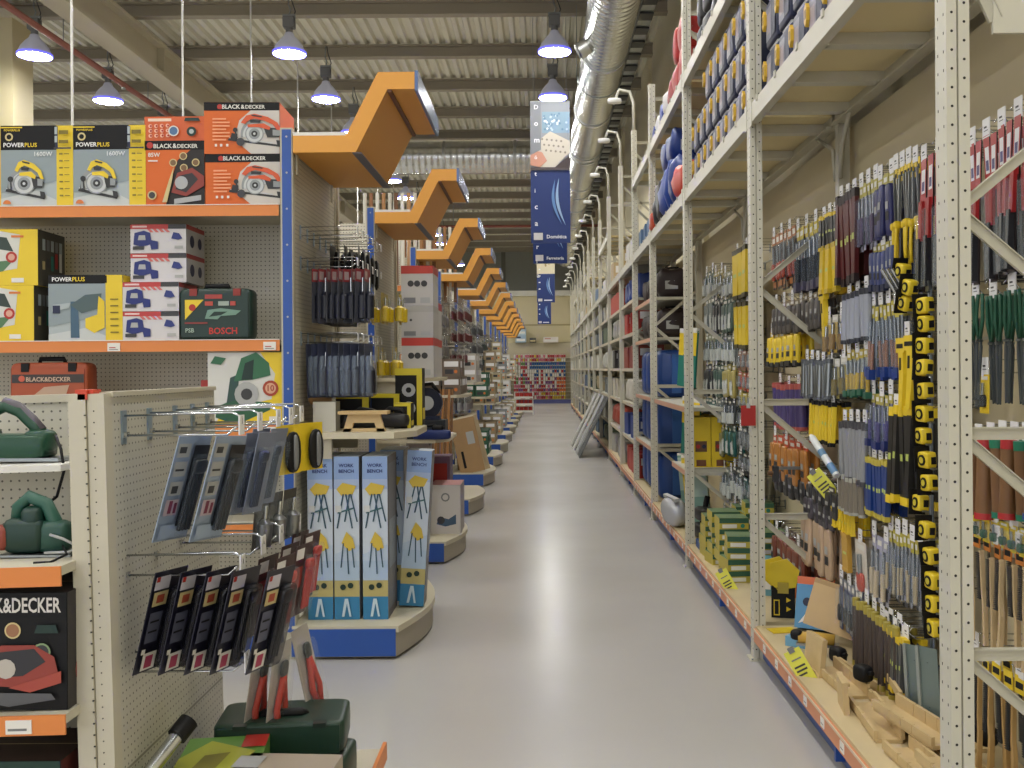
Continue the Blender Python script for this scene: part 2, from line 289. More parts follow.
# ---- banners
def crescent(F, x, y, h, mt, k=.55):
    o = [(x+.30*k*sin(pi*t)*-1+.30*t*k, y+h*(1-t)) for t in [i/12 for i in range(13)]]
    i_ = [(x+.16*k*sin(pi*t)*-1+.30*t*k, y+h*(1-t)) for t in [i/12 for i in range(13)]][::-1]
    F.poly(o[:]+i_[1:-1], mt)
BB = mat('#0e2d72', .5); BL = mat('#8fb0dc', .5)
def banner(u0, u1, v0, v1, Y, photo, letters, word, label):
    x0, x1 = XY(u0, Y), XY(u1, Y); z1, z0 = ZY(v0, Y), ZY(v1, Y)
    m = M(); m.box(x0, x1, Y, Y+.03, z0, z1, BB); Fc = Face(m, (x0, Y, z0), (x1-x0, 0, 0), (0, 0, z1-z0))
    ph = .515
    if photo == 'remote':
        Fc.rect(0, ph, 1, 1, mat('#8f959e', .5)); Fc.rect(.3, .78, 1, .93, mat('#7fa0b8', .5))
        for i in range(34): Fc.disc(.33+.62*rnd.random(), .795+.12*rnd.random(), .008, mat(rnd.choice(['#dfe8ee', '#5f86a6', '#b4cad8']), .5), 8)
        Fc.poly([(0, .68), (.5, .79), (1, .72), (1, .64), (.6, .53), (.25, .53)], mat('#c9c1b4', .5))
        for i in range(5):
            for j in range(3): Fc.disc(.3+.12*i+.05*j, .735-.04*j-.004*i, .008, mat('#8d857c', .5), 8)
        Fc.poly([(0, .55), (0, .66), (.3, .64), (.42, .58), (.25, .535)], mat('#c78b76', .5)); Fc.rect(.0, .515, 1, .535, mat('#4a3f42', .5)); Fc.poly([(.6, .53), (1, .62), (1, .53)], mat('#3e3034', .5))
    elif photo == 'warm':
        Fc.rect(0, ph, 1, 1, mat('#d9cfb0', .5)); Fc.poly([(.05, .9), (.5, 1.0), (.95, .92), (.95, .97), (.5, 1.0), (.05, .97)], WHITE)
        for i in range(20): Fc.disc(.35+.4*rnd.random(), .66+.16*rnd.random(), .02, mat(rnd.choice(['#a8935a', '#c9b98a', '#8c7a4a']), .5), 8)
    if photo == 'remote': Fc.poly([(0, .62), (.27, .66), (.27, 1), (0, 1)], mat('#7c8088', .5))
    crescent(Fc, .72, .12, .34, BL); crescent(Fc, .62, .13, .32, mat('#5b86c4', .5))
    Fc.rect(.07, .02, .3, .07, mat('#c9c8cc', .5)); Fc.text(word, .4, .03, mat('#dfe3ee', .5), w=.5) if word else Fc.rect(.4, .03, .85, .05, mat('#dfe3ee', .5))
    n = len(letters)
    for i, ch in enumerate(letters):
        if ch == ' ': Fc.rect(.1, 1-.06-.118*i, .2, 1-.04-.118*i, mat('#e8eaf2', .5))
        else: Fc.text(ch, .1, 1-.045-.118*i-.01, mat('#e8eaf2', .5), h=.027 if ch != 'D' else .032)
    rail = M(); rail.cyl((x0, Y+.015, z1+.01), (x1, Y+.015, z1+.01), .012, STEEL)
    wr = M(); wr.tube([(x0+.05, Y+.015, z1), (x0+.05, Y+.015, 7.02)], .004, STEEL); wr.tube([(x1-.05, Y+.015, z1), (x1-.05, Y+.015, 7.02)], .004, STEEL)
    Kit('hanging_banner', 'banner', m, [('top_rail', rail), ('hanging_wire', wr)]).at((0, 0, 0), label, 'blue department banners above the aisle')
banner(532, 571.5, 102, 243, 15.4, 'remote', 'Domótica', 'Domótica', 'nearest blue hanging banner with a hand holding a remote control')
banner(534, 568, 142, 263.5, 18.2, 'warm', 'Ferreteria', 'Ferretería', 'blue hanging banner whose lower end shows under the nearest banner')
banner(537.5, 555.5, 247, 302.5, 33, 'warm', '       ', '', 'small distant banner with beige upper half and blue lower half')
banner(538, 551.5, 283, 324, 42, '', '       ', '', 'farthest tiny blue banner in front of the beige far wall')
# ================================================================ LEFT: SHELF RUNS AND THEIR AISLE ENDS
PEGX = pegmat('#cfcbbe', (1, 0, 1), .026, .16); PEGY = pegmat('#c6c1af', (0, 1, 1), .026, .16); PEGN = pegmat('#c2bfb2', (0, 1, 1), .0185, .14); PEGNX = pegmat('#c6c3b6', (1, 0, 1), .022, .13)
SB = mat('#2451a8', .4); SBK = mat('#1c3f92', .4); TICK = mat('#e4e1dc', .6); ORS = mat('#e0823a', .45); EX = -1.40
def gondola_y(k): return 5.55+2.70*(k-1)
def aisle_end_unit(k):
    y0 = gondola_y(k); y1 = y0+1.28; far = k > 7
    r = put('shelving_unit', None, None, (0, 0, 0))
    m = M(); m.box(EX-.03, EX, y0+.05, y1-.05, .05, 2.9, PEGY); m.box(EX-.04, EX+.005, y0+.05, y0+.09, .05, 2.92, CREAM); m.box(EX-.04, EX+.005, y1-.09, y1-.05, .05, 2.92, CREAM)
    m.box(EX-.04, EX+.006, y0+.05, y1-.05, 2.9, 2.93, CREAM); put('end_panel', m.mesh('end_panel'), r)
    for yy in (y0, y1-.05):
        m = M(); m.box(EX-.05, EX+.018, yy, yy+.05, .0, 2.95, CREAM); f = yy-.003 if yy == y0 else yy+.05
        m.box(EX-.04, EX+.012, f, f+.003, .15, 2.94, SB)
        if k <= 2:
            for i in range(14): m.cyl((EX-.014, f-.001, .3+.2*i), (EX-.014, f, .3+.2*i), .006, LGREY, n=8)
        put('blue_post', m.mesh('blue_post'), r)
    xw = -6.2 if k == 1 else -3.4
    m = M(); m.box(xw, EX-.06, y0+.60, y0+.66, .1, 2.9, PEGX); put('back_panel', m.mesh('back_panel'), r)
    for z in ((2.53, 1.775, 1.30, .75) if k == 1 else (2.53, 1.775, .75)):
        for sgn, ya, yb in ((-1, y0+.04, y0+.60),) + (((1, y0+.66, y1-.04),) if k == 1 else ()):
            m = M(); m.box(xw, EX-.07, ya, yb, z-.03, z, CREAM2); s = put('shelf', m.mesh('shelf'), r)
            yf = ya-.004 if sgn < 0 else yb
            m = M(); m.box(xw, EX-.07, yf, yf+.004, z-.062, z+.002, ORS); m.box(xw, EX-.07, yf-.003, yf, z+.000, z+.004, TICK)
            for j, xx in enumerate([-1.56, -2.43, -3.9] if z < 2 else []):
                m.box(xx, xx+.07, yf-.005, yf-.002, z-.058, z-.012, TICK); m.box(xx+.01, xx+.06, yf-.006, yf-.005, z-.05, z-.046, GREY); m.box(xx+.01, xx+.045, yf-.006, yf-.005, z-.04, z-.035, RED)
            put('price_strip', m.mesh('price_strip'), s)
    m = M(); m.box(xw, EX-.07, y0, y1, .13, .17, CREAM2); m.box(xw, EX-.07, y0+.02, y1-.02, .0, .13, SB); put('base_shelf', m.mesh('base_shelf'), r)
    # curved base reaching into the aisle
    pts = [(EX, y0-.02), (-.81, y0-.02)]+[(-.81+.125*sin(pi*t), y0-.02+1.30*t) for t in [i/14 for i in range(1, 14)]]+[(-.81, y0+1.28), (EX, y0+1.28)]
    fn = lambda a, b_, d: (a, b_, d); m = M(); m.prism(pts, fn, .15, .185, mat('#c9c1a8', .5)); s = put('end_deck', m.mesh('end_deck'), r)
    p2 = [(a-.015 if a > EX else a, b_) for a, b_ in pts]; m = M(); m.prism(p2, fn, .015, .15, mat('#a79f8c', .5))
    m.box(EX, -.825, y0-.028, y0-.018, .02, .17, SB); m.box(EX, -.825, y0+1.276, y0+1.284, .02, .17, SB)
    put('kick_plate', m.mesh('kick_plate'), s)
    m = M()
    for yy in (y0+.1, y0+1.1): m.cyl((-.86, yy, 0), (-.86, yy, .02), .02, DGREY, n=10)
    put('foot', m.mesh('foot'), s)
    pos = 'nearest' if k == 1 else '%s' % ORD[k]
    lb = 'nearest tall cream shelving run with blue post and orange shelf strips' if k == 1 else 'cream shelving run with blue post and curved base, %s from the nearest' % ORD[k]
    tag(r, lb, 'shelving', 'shelving runs along the left of the aisle')
SIGN = mat('#cf8420', .5); SIGN2 = mat('#e39c38', .5); SGR = mat('#5a5560', .4); SBL = mat('#6a7fae', .25, .6)
def orange_sign(k):
    y0 = gondola_y(k)+.0; y1 = y0+1.08; n = .093
    top = [(EX+.021, 2.905), (-1.085, 2.905), (-.905, 3.255), (-.70, 3.255)]; bot = [(-.70, 3.16), (-.852, 3.16), (-1.03, 2.812), (EX+.021, 2.812)]
    m = M(); m.prism(top+bot, lambda a, b_, d: (a, d, b_), y0, y1, SIGN2)
    c1 = M(); c1.box(-.70, -.682, y0-.006, y1+.006, 3.15, 3.262, SBL)
    s1 = M(); s1.box(-1.05, -1.0, y0+.005, y1-.005, 2.806, 2.812, SGR, Matrix.Rotation(0, 3, 'Y')); s1.box(-.853, -.83, y0+.005, y1-.005, 3.146, 3.16, mat('#6b3c1e', .5))
    br = M(); br.box(EX+.021, EX+.03, y0+.06, y0+.1, 2.7, 2.812, CREAM); br.box(EX+.021, EX+.03, y1-.1, y1-.06, 2.7, 2.812, CREAM)
    fr = M(); fr.box(EX+.022, -1.09, y0+.002, y1-.002, 2.905, 2.925, WHITE); fr.box(-.9, -.71, y0+.01, y1-.01, 3.255, 3.258, mat('#b06a20', .5))
    lb = {1: 'largest and nearest orange zigzag canopy sign with blue end plate', 2: 'second nearest orange zigzag canopy sign'}.get(k, 'orange zigzag canopy sign, %s from the nearest' % ORD[k])
    Kit('canopy_sign', 'sign', m, [('end_plate', c1, -1, 'blue metal end plate'), ('seam_strip', s1), ('mounting_bracket', br), ('top_edge', fr)]).at((0, 0, 0), lb, 'orange canopy signs over the left shelf ends')
for k in range(1, 14):
    aisle_end_unit(k); orange_sign(k)
# ---------------------------------------------------------------- printed boxes
def saw_icon(F, cx, cy, s, body, grip):
    P = lambda pts, mt: F.poly([(cx+s*x, cy+s*y) for x, y in pts], mt)
    DK = mat('#2a2c30', .5); SV = mat('#c3c7c8', .4); S2 = mat('#8f9598', .45)
    P([(-1.05, -.45), (.95, -.82), (1.0, -.72), (-1.0, -.33)], DK); P([(-1.0, -.33), (.6, -.62), (.62, -.57), (-.98, -.29)], SV)
    P([(-.95, -.4), (-.7, -.46), (-.68, -.1), (-.9, -.05)], DK)
    F.disc(cx-.02, cy-.04, s*.74, S2, 20, .1, pi+.25, 1.05); F.disc(cx-.02, cy-.06, s*.62, SV, 20, .2, pi+.2, 1.05)
    F.disc(cx-.02, cy-.1*s, s*.5, S2, 20); F.disc(cx-.02, cy-.1*s, s*.44, SV, 20); F.disc(cx-.02, cy-.1*s, s*.3, S2, 16); F.disc(cx-.02, cy-.1*s, s*.17, DK, 12); F.disc(cx-.02, cy-.1*s, s*.07, SV, 8)
    P([(.28, .25), (.75, .2), (.95, -.05), (.85, -.3), (.42, -.3)], DK); P([(.62, .12), (.9, .08), (.88, -.22), (.62, -.2)], S2)
    P([(-.55, .5), (-.35, .88), (-.05, .98), (.45, .8), (.8, .5), (.95, .1), (.78, .1), (.62, .4), (.3, .6), (-.05, .72), (-.25, .62), (-.4, .42)], body)
    P([(-.3, .4), (.3, .45), (.55, .25), (.5, .1), (.1, .25), (-.3, .25)], body); P([(-.2, .66), (.2, .62), (.15, .48), (-.2, .5)], DK); P([(-.15, .93), (.25, .84), (.22, .78), (-.15, .86)], DK)
    P([(.75, -.45), (1.0, -.5), (1.05, -.75), (.8, -.78)], DK); F.disc(cx-s*.75, cy+s*.1, s*.13, DK, 10); P([(-.78, .1), (-.72, .1), (-.66, -.35), (-.74, -.35)], DK)
def box_base(w, d, h, mt, side=None, top=None):
    m = M(); m.box(-w/2, w/2, 0, d, 0, h, mt)
    Ff = Face(m, (-w/2, 0, 0), (w, 0, 0), (0, 0, h)); Fr = Face(m, (w/2, 0, 0), (0, d, 0), (0, 0, h)); Ft = Face(m, (-w/2, 0, h), (w, 0, 0), (0, d, 0))
    if side: Fr.rect(0, 0, 1, 1, side)
    if top: Ft.rect(0, 0, 1, 1, top)
    Fr.rect(.0, .0, .012, 1, DGREY); Ft.rect(0, .49, 1, .51, mat('#b8a680', .5))
    return m, Ff, Fr, Ft
SILV = mat('#a9b4b8', .45); SILV2 = mat('#8a989e', .45)
def plus_box(kind):
    w, h = (.405, .455) if kind == 'saw' else (.415, .37)
    m, f, r, t = box_base(w, .36, h, SILV, mat('#8a9a6a', .5) if 0 else YEL, BLACK)
    hb = .70 if kind == 'saw' else .87
    f.rect(0, hb, .77, 1, BLACK); f.rect(.77, 0, 1, 1, YEL); f.rect(.75, hb+.01, .79, .99, NAVY if kind == 'saw' else BLACK)
    f.poly([(.0, hb), (.77, hb), (.77, hb*.45), (.0, hb*.25)], SILV2); f.poly([(0, .1), (.5, .2), (.77, .08), (.77, 0), (0, 0)], mat('#c2c8c9', .45))
    if kind == 'saw':
        f.rect(0, .97, .3, .985, YEL); f.text('POWER', .04, .735, mat('#e8e8e8', .5), w=.29); f.text('PLUS', .335, .735, YEL, w=.17); f.text('POWERPLUS', .05, .93, YEL, w=.22)
        f.disc(.12, .86, .05, SAND); f.disc(.12, .86, .03, BLACK); f.text('1600W', .47, .62, mat('#d9dde0', .5), w=.25)
        saw_icon(f, .35, .31, .27, YEL, mat('#2f3b3c', .5)); f.disc(.1, .03, .05, ORANGE, 12, 0, pi)
        for i in range(7): f.rect(.83, .12+.085*i, .88, .14+.085*i, mat('#7a6a14', .5)).rect(.9, .125+.085*i, .97, .135+.085*i, mat('#7a6a14', .5))
        f.rect(.83, .88, .96, .93, mat('#7a6a14', .5)).rect(.83, .77, .96, .81, mat('#7a6a14', .5)).rect(.76, .70, 1, .72, DGREY)
        f.rect(.775, .78, .81, .86, SILV).rect(.775, .88, .81, .97, SILV)
    else:
        f.text('POWER', .05, .905, mat('#e8e8e8', .5), w=.27); f.text('PLUS', .325, .905, YEL, w=.17)
        f.poly([(.3, .05), (.42, .05), (.4, .6), (.3, .6)], mat('#3f6079', .5)); f.poly([(.3, .55), (.5, .7), (.72, .72), (.7, .5), (.45, .42)], mat('#4b5f62', .5))
        f.poly([(.5, .2), (.62, .12), (.76, .2), (.76, .6), (.68, .68), (.66, .4), (.5, .34)], YEL); f.poly([(.05, .45), (.28, .5), (.3, .58), (.06, .55)], SILV); f.rect(.06, .42, .16, .54, NAVY)
        for i in range(6): f.rect(.84, .12+.1*i, .95, .14+.1*i, mat('#7a6a14', .5))
    return m
def bd_saw_box():
    w, h = .42, .288; m, f, r, t = box_base(w, .36, h, OR2, mat('#d9571a', .5), mat('#c8501c', .5))
    f.rect(0, .84, 1, 1, BLACK); f.text('BLACK', .24, .875, WHITE, w=.24); f.text('&', .49, .875, WHITE, w=.05); f.text('DECKER', .55, .875, WHITE, w=.26)
    f.poly([(.18, .87), (.21, .95), (.24, .87)], RED); f.disc(.21, .915, .05, RED)
    f.poly([(1, 0), (1, .84), (.62, .84), (.47, .65), (.42, .4), (.5, .15), (.62, .0)], mat('#c9c3bc', .5)); saw_icon(f, .69, .42, .36, mat('#d9552a', .5), mat('#20232c', .5))
    f.lines(.12, .25, .36, .72, 7, mat('#f0a070', .5)); f.disc(.49, .22, .08, DGREY); f.rect(.15, .13, .18, .18, WHITE).rect(.22, .13, .25, .18, WHITE).rect(.3, .13, .33, .18, WHITE)
    for i in range(4): r.rect(.15+.2*i, .15, .25+.2*i, .5, mat('#f3a57d', .5))
    return m
def bd_sander_box(w, h):
    m, f, r, t = box_base(w, .34, h, OR2, mat('#d9571a', .5), mat('#d9571a', .5))
    f.poly([(.35, 0), (.4, .3), (.55, .7), (.8, .88), (1, .88), (1, 0)], mat('#1b1413', .5)); f.rect(0, .86, 1, 1, BLACK)
    f.text('BLACK', .15, .885, WHITE, w=.31); f.text('&', .47, .885, WHITE, w=.07); f.text('DECKER', .55, .885, WHITE, w=.34); f.disc(.09, .93, .05, RED)
    f.text('85W', .06, .75, WHITE, w=.2); f.rect(.06, .68, .22, .7, WHITE)
    for x, y in ((.48, .66), (.65, .76), (.66, .58), (.86, .66)): f.disc(x, y, .06, SAND); f.disc(x, y, .045, mat('#7c5c3a', .5))
    f.poly([(.45, .2), (.55, .5), (.8, .58), (1, .45), (1, .3), (.7, .14)], mat('#8e2f24', .4)); f.poly([(.52, .25), (.6, .46), (.8, .5), (.9, .4), (.7, .2)], mat('#2a2326', .4)); f.disc(.62, .35, .1, LGREY); f.poly([(.5, .1), (.95, .16), (.95, .08), (.5, .02)], LGREY)
    f.disc(.13, .16, .07, SAND); f.disc(.13, .16, .05, DGREY); f.poly([(.3, .05), (.42, .4), (.5, .6), (.47, .4), (.38, .05)], SAND)
    return m
def bd_small_box(w, h):
    m, f, r, t = box_base(w, .34, h, mat('#d65a24', .45), mat('#d9571a', .5), mat('#c9794a', .5))
    f.rect(.06, .8, .45, .92, mat('#f0d0b8', .5))
    for i in range(4):
        for j in range(3): f.disc(.1+.1*i, .2+.2*j, .08, mat('#f0b898', .5)); f.disc(.11+.1*i, .2+.2*j, .045, RED)
    f.disc(.5, .38, .22, WHITE); f.disc(.5, .38, .17, mat('#4b6f9a', .5)); f.disc(.8, .35, .2, DKGREEN); f.disc(.8, .35, .1, SILV); f.poly([(.68, .78), (.95, .78), (.92, .92), (.7, .92)], DKGREEN)
    return m
def yellow_box(w, d, h):
    m, f, r, t = box_base(w, d, h, YEL, mat('#4a463c', .5), mat('#c8b030', .5))
    f.poly([(0, .15), (.7, .3), (.75, .9), (.3, 1), (0, 1)], mat('#cfd0c8', .5)); f.poly([(.05, .55), (.2, .9), (.55, .85), (.65, .6), (.4, .65), (.3, .5)], mat('#2e3f3a', .45))
    f.poly([(.0, .15), (.5, .25), (.65, .45), (.4, .42), (.1, .3)], mat('#4f7a52', .45)); f.disc(.62, .5, .1, RED, 14); f.disc(.62, .5, .06, mat('#d8a08c', .5), 14); f.rect(.62, .05, .8, .13, WHITE); f.rect(.62, .85, .8, .89, ORANGE)
    for i, c in enumerate((SAND, DGREY, TEAL, RED, WHITE)): r.rect(.15+.15*i, .3+.05*(i % 2), .25+.15*i, .45+.06*i, c); r.rect(.15+.15*i, .65, .26+.15*i, .85, (SILV, GREY)[i % 2])
    return m
def white_sander_box():
    w, h = .315, .163; m, f, r, t = box_base(w, .30, h, mat('#cfccd0', .45), mat('#b9b6bc', .5), mat('#cbbfc4', .5))
    f.rect(0, .84, .68, 1, mat('#c23a3a', .5)); f.rect(.68, .84, 1, 1, DGREY); f.rect(.04, .89, .3, .95, mat('#eac6c6', .5))
    for i in range(4): f.poly([(.3+.1*i, .84), (.36+.1*i, .84), (.42+.1*i, .72), (.36+.1*i, .72)], mat('#d46a66', .5))
    f.poly([(.06, .3), (.08, .7), (.25, .78), (.36, .7), (.38, .45), (.5, .4), (.5, .14), (.38, .12), (.36, .3), (.2, .22)], mat('#1c2b78', .45)); f.poly([(.14, .45), (.28, .45), (.27, .62), (.16, .62)], LGREY); f.rect(.05, .12, .25, .24, DGREY)
    f.poly([(.74, .5), (.78, .72), (.88, .68), (.94, .5), (.86, .45)], mat('#26357e', .45)); f.rect(.8, .15, .95, .25, LGREY)
    r.rect(0, .84, 1, 1, mat('#a83636', .5)); r.disc(.3, .45, .22, mat('#2c2b55', .5)); r.disc(.72, .45, .2, mat('#2c2b55', .5))
    return m
def green_saw_box(w, h):
    m, f, r, t = box_base(w, .34, h, mat('#d0d0cc', .45), mat('#b0912a', .5), SAND)
    f.poly([(.7, 1), (1, 1), (1, 0), (.1, 0), (.45, .25), (.85, .35), (.9, .7)], YEL); f.poly([(.1, .0), (.15, .12), (.6, .1), (.6, .02)], YEL)
    f.poly([(.1, .1), (.12, .25), (.35, .35), (.85, .3), (.83, .2), (.5, .05), (.25, .04)], mat('#245a3c', .45)); f.poly([(.25, .3), (.3, .65), (.42, .7), (.4, .35)], mat('#2c4c46', .45))
    f.poly([(.35, .6), (.45, .92), (.65, 1), (.82, .85), (.84, .68), (.6, .62)], mat('#2c6a48', .45)); f.poly([(.45, .62), (.5, .85), (.62, .9), (.6, .62)], DKGREEN)
    f.disc(.52, .42, .17, LGREY, 14); f.disc(.52, .42, .08, DGREY, 12); f.disc(.84, .5, .11, mat('#a83a22', .5), 14); f.disc(.84, .5, .075, mat('#d6a183', .5), 14); f.text('10', .8, .46, mat('#a83a22', .5), w=.09)
    f.poly([(.04, .85), (.1, .95), (.25, .92), (.18, .83)], mat('#2c6a48', .45)); f.rect(.82, .04, .95, .11, WHITE)
    return m
def tool_case(w, d, h, body, latch, name='power_tool_case', text=None, dec=None):
    m = M(); m.sell((0, d/2, h*.47), (w/2, d/2, h*.47), body, .18, .18, 28, 12); m.box(-w*.46, w*.46, -.004, .02, h*.06, h*.84, body)
    f = Face(m, (-w*.46, -.005, h*.06), (w*.92, 0, 0), (0, 0, h*.78))
    if dec: dec(f)
    hd = M(); hd.tube([(-w*.17, d*.4, h*.9), (-w*.15, d*.35, h*.99), (w*.15, d*.35, h*.99), (w*.17, d*.4, h*.9)], .014, BLACK, 8)
    return Kit(name, 'tool case', m, [('handle', hd)]+[('latch', M().box(x, x+w*.1, -.008, .03, h*.8, h*.93, latch)) for x in (-w*.34, w*.26)])
Y1 = gondola_y(1)+.04
def on_shelf(data, cat, name, u, z, label, group=None, Y=Y1+.02, rz=0, parts=()):
    k = data if isinstance(data, Kit) else Kit(name, cat, data, parts); return k.at((XY(u+2.2, Y), Y, z+.001), label, group, (0, 0, rz))
ZT, ZM, ZL = 2.53, 1.775, 1.30
pb = plus_box('saw'); pk = Kit('circular_saw_box', 'box', pb)
on_shelf(pk, '', '', 36.5, ZT+.0, 'black and yellow circular saw box, leftmost one on the top shelf', 'black and yellow circular saw boxes')
on_shelf(pk, '', '', 109, ZT+.0, 'black and yellow circular saw box beside the orange sander box', 'black and yellow circular saw boxes')
on_shelf(pk, '', '', -36, ZT+.0, 'black and yellow circular saw box at the picture edge', 'black and yellow circular saw boxes')
on_shelf(bd_sander_box(.335, .365), 'box', 'sander_box', 174, ZT, 'orange and black sander box standing on the top shelf under a smaller orange box')
on_shelf(bd_small_box(.335, .135), 'box', 'accessory_box', 174, ZT+.366, 'low orange box with round pictures, on top of the sander box')
sk_ = Kit('circular_saw_box', 'box', bd_saw_box())
on_shelf(sk_, '', '', 242, ZT, 'orange circular saw box with black title band, lower of the stacked pair', 'stacked orange circular saw boxes')
on_shelf(sk_, '', '', 241.5, ZT+.289, 'orange circular saw box with black title band, upper of the stacked pair', 'stacked orange circular saw boxes', rz=R(1.5))
on_shelf(yellow_box(.36, .30, .315), 'box', 'tool_box_carton', 0, ZM, 'yellow carton with a green grinder, lower one at the left picture edge', 'yellow cartons at the left picture edge')
on_shelf(yellow_box(.38, .34, .315), 'box', 'tool_box_carton', 2, ZM+.316, 'yellow carton with a red round seal, upper one at the left picture edge', 'yellow cartons at the left picture edge', rz=R(2))
on_shelf(plus_box('jig'), 'box', 'jigsaw_box', 84, ZM, 'silver and yellow jigsaw box on the middle shelf beside the white boxes')
wk = Kit('sander_box', 'box', white_sander_box()); gr = 'white boxes with a blue sander, stacked four high'
on_shelf(wk, '', '', 149, ZM, 'white box with blue sander and red band, bottom of the stack', gr)
on_shelf(wk, '', '', 149, ZM+.165, 'white box with blue sander and red band, second from the bottom', gr)
on_shelf(wk, '', '', 157, ZM+.33, 'white box with blue sander and red band, third from the bottom', gr, Y=Y1+.06)
on_shelf(wk, '', '', 157, ZM+.495, 'white box with blue sander and red band, top of the stack', gr, Y=Y1+.06)
def boschdec(f):
    f.poly([(.06, .4), (.06, .86), (.34, .86)], YEL); f.disc(.17, .68, .08, RED); f.text('BOSCH', .42, .06, mat('#c8342a', .5), w=.42); f.rect(.36, .88, .62, .98, mat('#a83a30', .5))
    f.rect(.36, .72, .48, .82, mat('#b84538', .5)); f.rect(.56, .72, .72, .82, mat('#9aa8a0', .5)); f.rect(.74, .72, .82, .82, mat('#b84538', .5))
    f.poly([(.36, .42), (.4, .62), (.6, .66), (.9, .6), (.82, .5), (.6, .48), (.55, .4)], mat('#6f9484', .5)); f.poly([(.42, .46), (.5, .58), (.7, .58), (.6, .5)], DKGREEN)
    f.text('PSB', .07, .1, mat('#9fb5a8', .5), w=.13); f.rect(.06, .3, .4, .34, mat('#8c3530', .5))
on_shelf(tool_case(.41, .13, .31, mat('#12302a', .4), mat('#8f2a22', .5), dec=boschdec), '', '', 213, ZM, 'dark green drill case with red lettering and a yellow triangle', rz=R(-1))
def bddec(f):
    f.rect(0, .74, 1, .9, mat('#3a3230', .5)); f.text('BLACK&DECKER', .2, .765, mat('#c8a890', .5), w=.62); f.disc(.14, .82, .06, mat('#c8553a', .5)); f.poly([(.3, .5), (.45, .66), (.8, .7), (.75, .5)], mat('#b89880', .5))
on_shelf(tool_case(.44, .14, .38, mat('#a84a28', .5), BLACK, dec=bddec), '', '', 46, ZL, 'orange and black tool case on the lower shelf behind the pegboard end')
on_shelf(green_saw_box(.42, .405), 'box', 'mitre_saw_box', 243, ZL, 'white and yellow carton with a green mitre saw')
on_shelf(Kit('accessory_box', 'box', box_base(.05, .3, .25, mat('#a8302a', .5), RED)[0]), '', '', 203, ZL, 'narrow red box squeezed left of the mitre saw carton', Y=Y1+.08)
# ================================================================ LOW GONDOLA IN FRONT
r = put('low_display_stand', None); tag(r, 'low cream pegboard display stand nearest the camera with end hooks', 'display stand')
m = M(); m.box(-1.0, -.965, 2.235, 2.93, .1, 1.545, PEGN); m.box(-1.0, -.9645, 2.235, 2.93, .70, .706, mat('#8d897c', .5)); m.box(-1.005, -.96, 2.23, 2.935, 1.545, 1.556, CREAM2); put('end_panel', m.mesh('end_panel'), r)
m = M(); m.box(-1.042, -1.004, 2.19, 2.235, 0, 1.553, CREAM2); m.box(-1.002, -.965, 2.195, 2.235, 0, 1.553, CREAM2); m.box(-1.005, -1.001, 2.2, 2.23, 0, 1.55, GREY)
for i in range(58): m.box(-1.0065, -1.0045+.002, 2.187, 2.1895, .08+.025*i, .083+.025*i, HOLE); m.cyl((-.988, 2.194, .09+.05*(i/2)), (-.988, 2.195, .09+.05*(i/2)), .0016, HOLE, n=6)
put('front_post', m.mesh('front_post'), r)
m = M(); m.box(-2.6, -1.0, 2.57, 2.6, .1, 1.53, PEGNX); m.box(-2.6, -1.0, 2.56, 2.61, 1.53, 1.55, CREAM2); put('back_panel', m.mesh('back_panel'), r)
m = M(); m.box(-2.6, -1.12, 2.31, 2.57, 1.375, 1.39, WHITE); put('shelf', m.mesh('shelf'), r)
for z in (1.19, .875, .5):
    m = M(); m.box(-2.6, -1.035, 2.125, 2.57, z-.02, z, CREAM2); s = put('shelf', m.mesh('shelf'), r)
    m = M(); m.box(-2.6, -1.035, 2.12, 2.125, z-.042, z+.0, ORS)
    if z == .875: m.box(-1.16, -1.105, 2.117, 2.12, z-.037, z-.008, TICK); m.box(-1.155, -1.115, 2.1165, 2.117, z-.03, z-.025, GREY)
    put('price_strip', m.mesh('price_strip'), s)
m = M(); m.box(-2.6, -.97, 2.1, 2.98, .02, .14, CREAM2); put('base', m.mesh('base'), r)
m = M(); m.box(-.965, -.5, 2.25, 2.93, .46, .48, CREAM2); m.box(-.5, -.49, 2.25, 2.93, .45, .5, ORS); m.box(-.96, -.56, 2.27, 2.29, .3, .46, CREAM2); m.box(-.96, -.56, 2.9, 2.92, .3, .46, CREAM2); put('end_shelf', m.mesh('end_shelf'), r)
r.rotation_euler = (0, R(-1.3), 0); r.location = (1.55*math.sin(R(1.3)), 0, .0227)
m = M(); m.box(-1.165, -1.105, 2.555, 2.569, 1.43, 1.52, mat('#b8241c', .5)); f = Face(m, (-1.165, 2.555, 1.43), (.06, 0, 0), (0, 0, .09)); f.poly([(.3, .3), (.5, .6), (.6, .4), (.7, .5), (.6, .1), (.35, .1)], PINK); f.poly([(.2, .8), (.35, .95), (.4, .7)], PINK)
Kit('sandpaper_pack', 'accessory pack', m, [('hook', M().cyl((-1.135, 2.57, 1.515), (-1.135, 2.54, 1.515), .002, CHROME))]).at((0, 0, 0), 'small red accessory pack on the pegboard behind the green planer')
# red-orange clip on the top of the stand
m = M(); m.box(-1.03, -.99, 2.2, 2.24, 1.553, 1.562, mat('#d8452c', .5)); m.box(-1.02, -1.0, 2.19, 2.2, 1.54, 1.562, mat('#d8452c', .5)); tag(put('marker_clip', m.mesh('marker_clip')), 'small red plastic clip on the top edge of the low stand', 'clip')
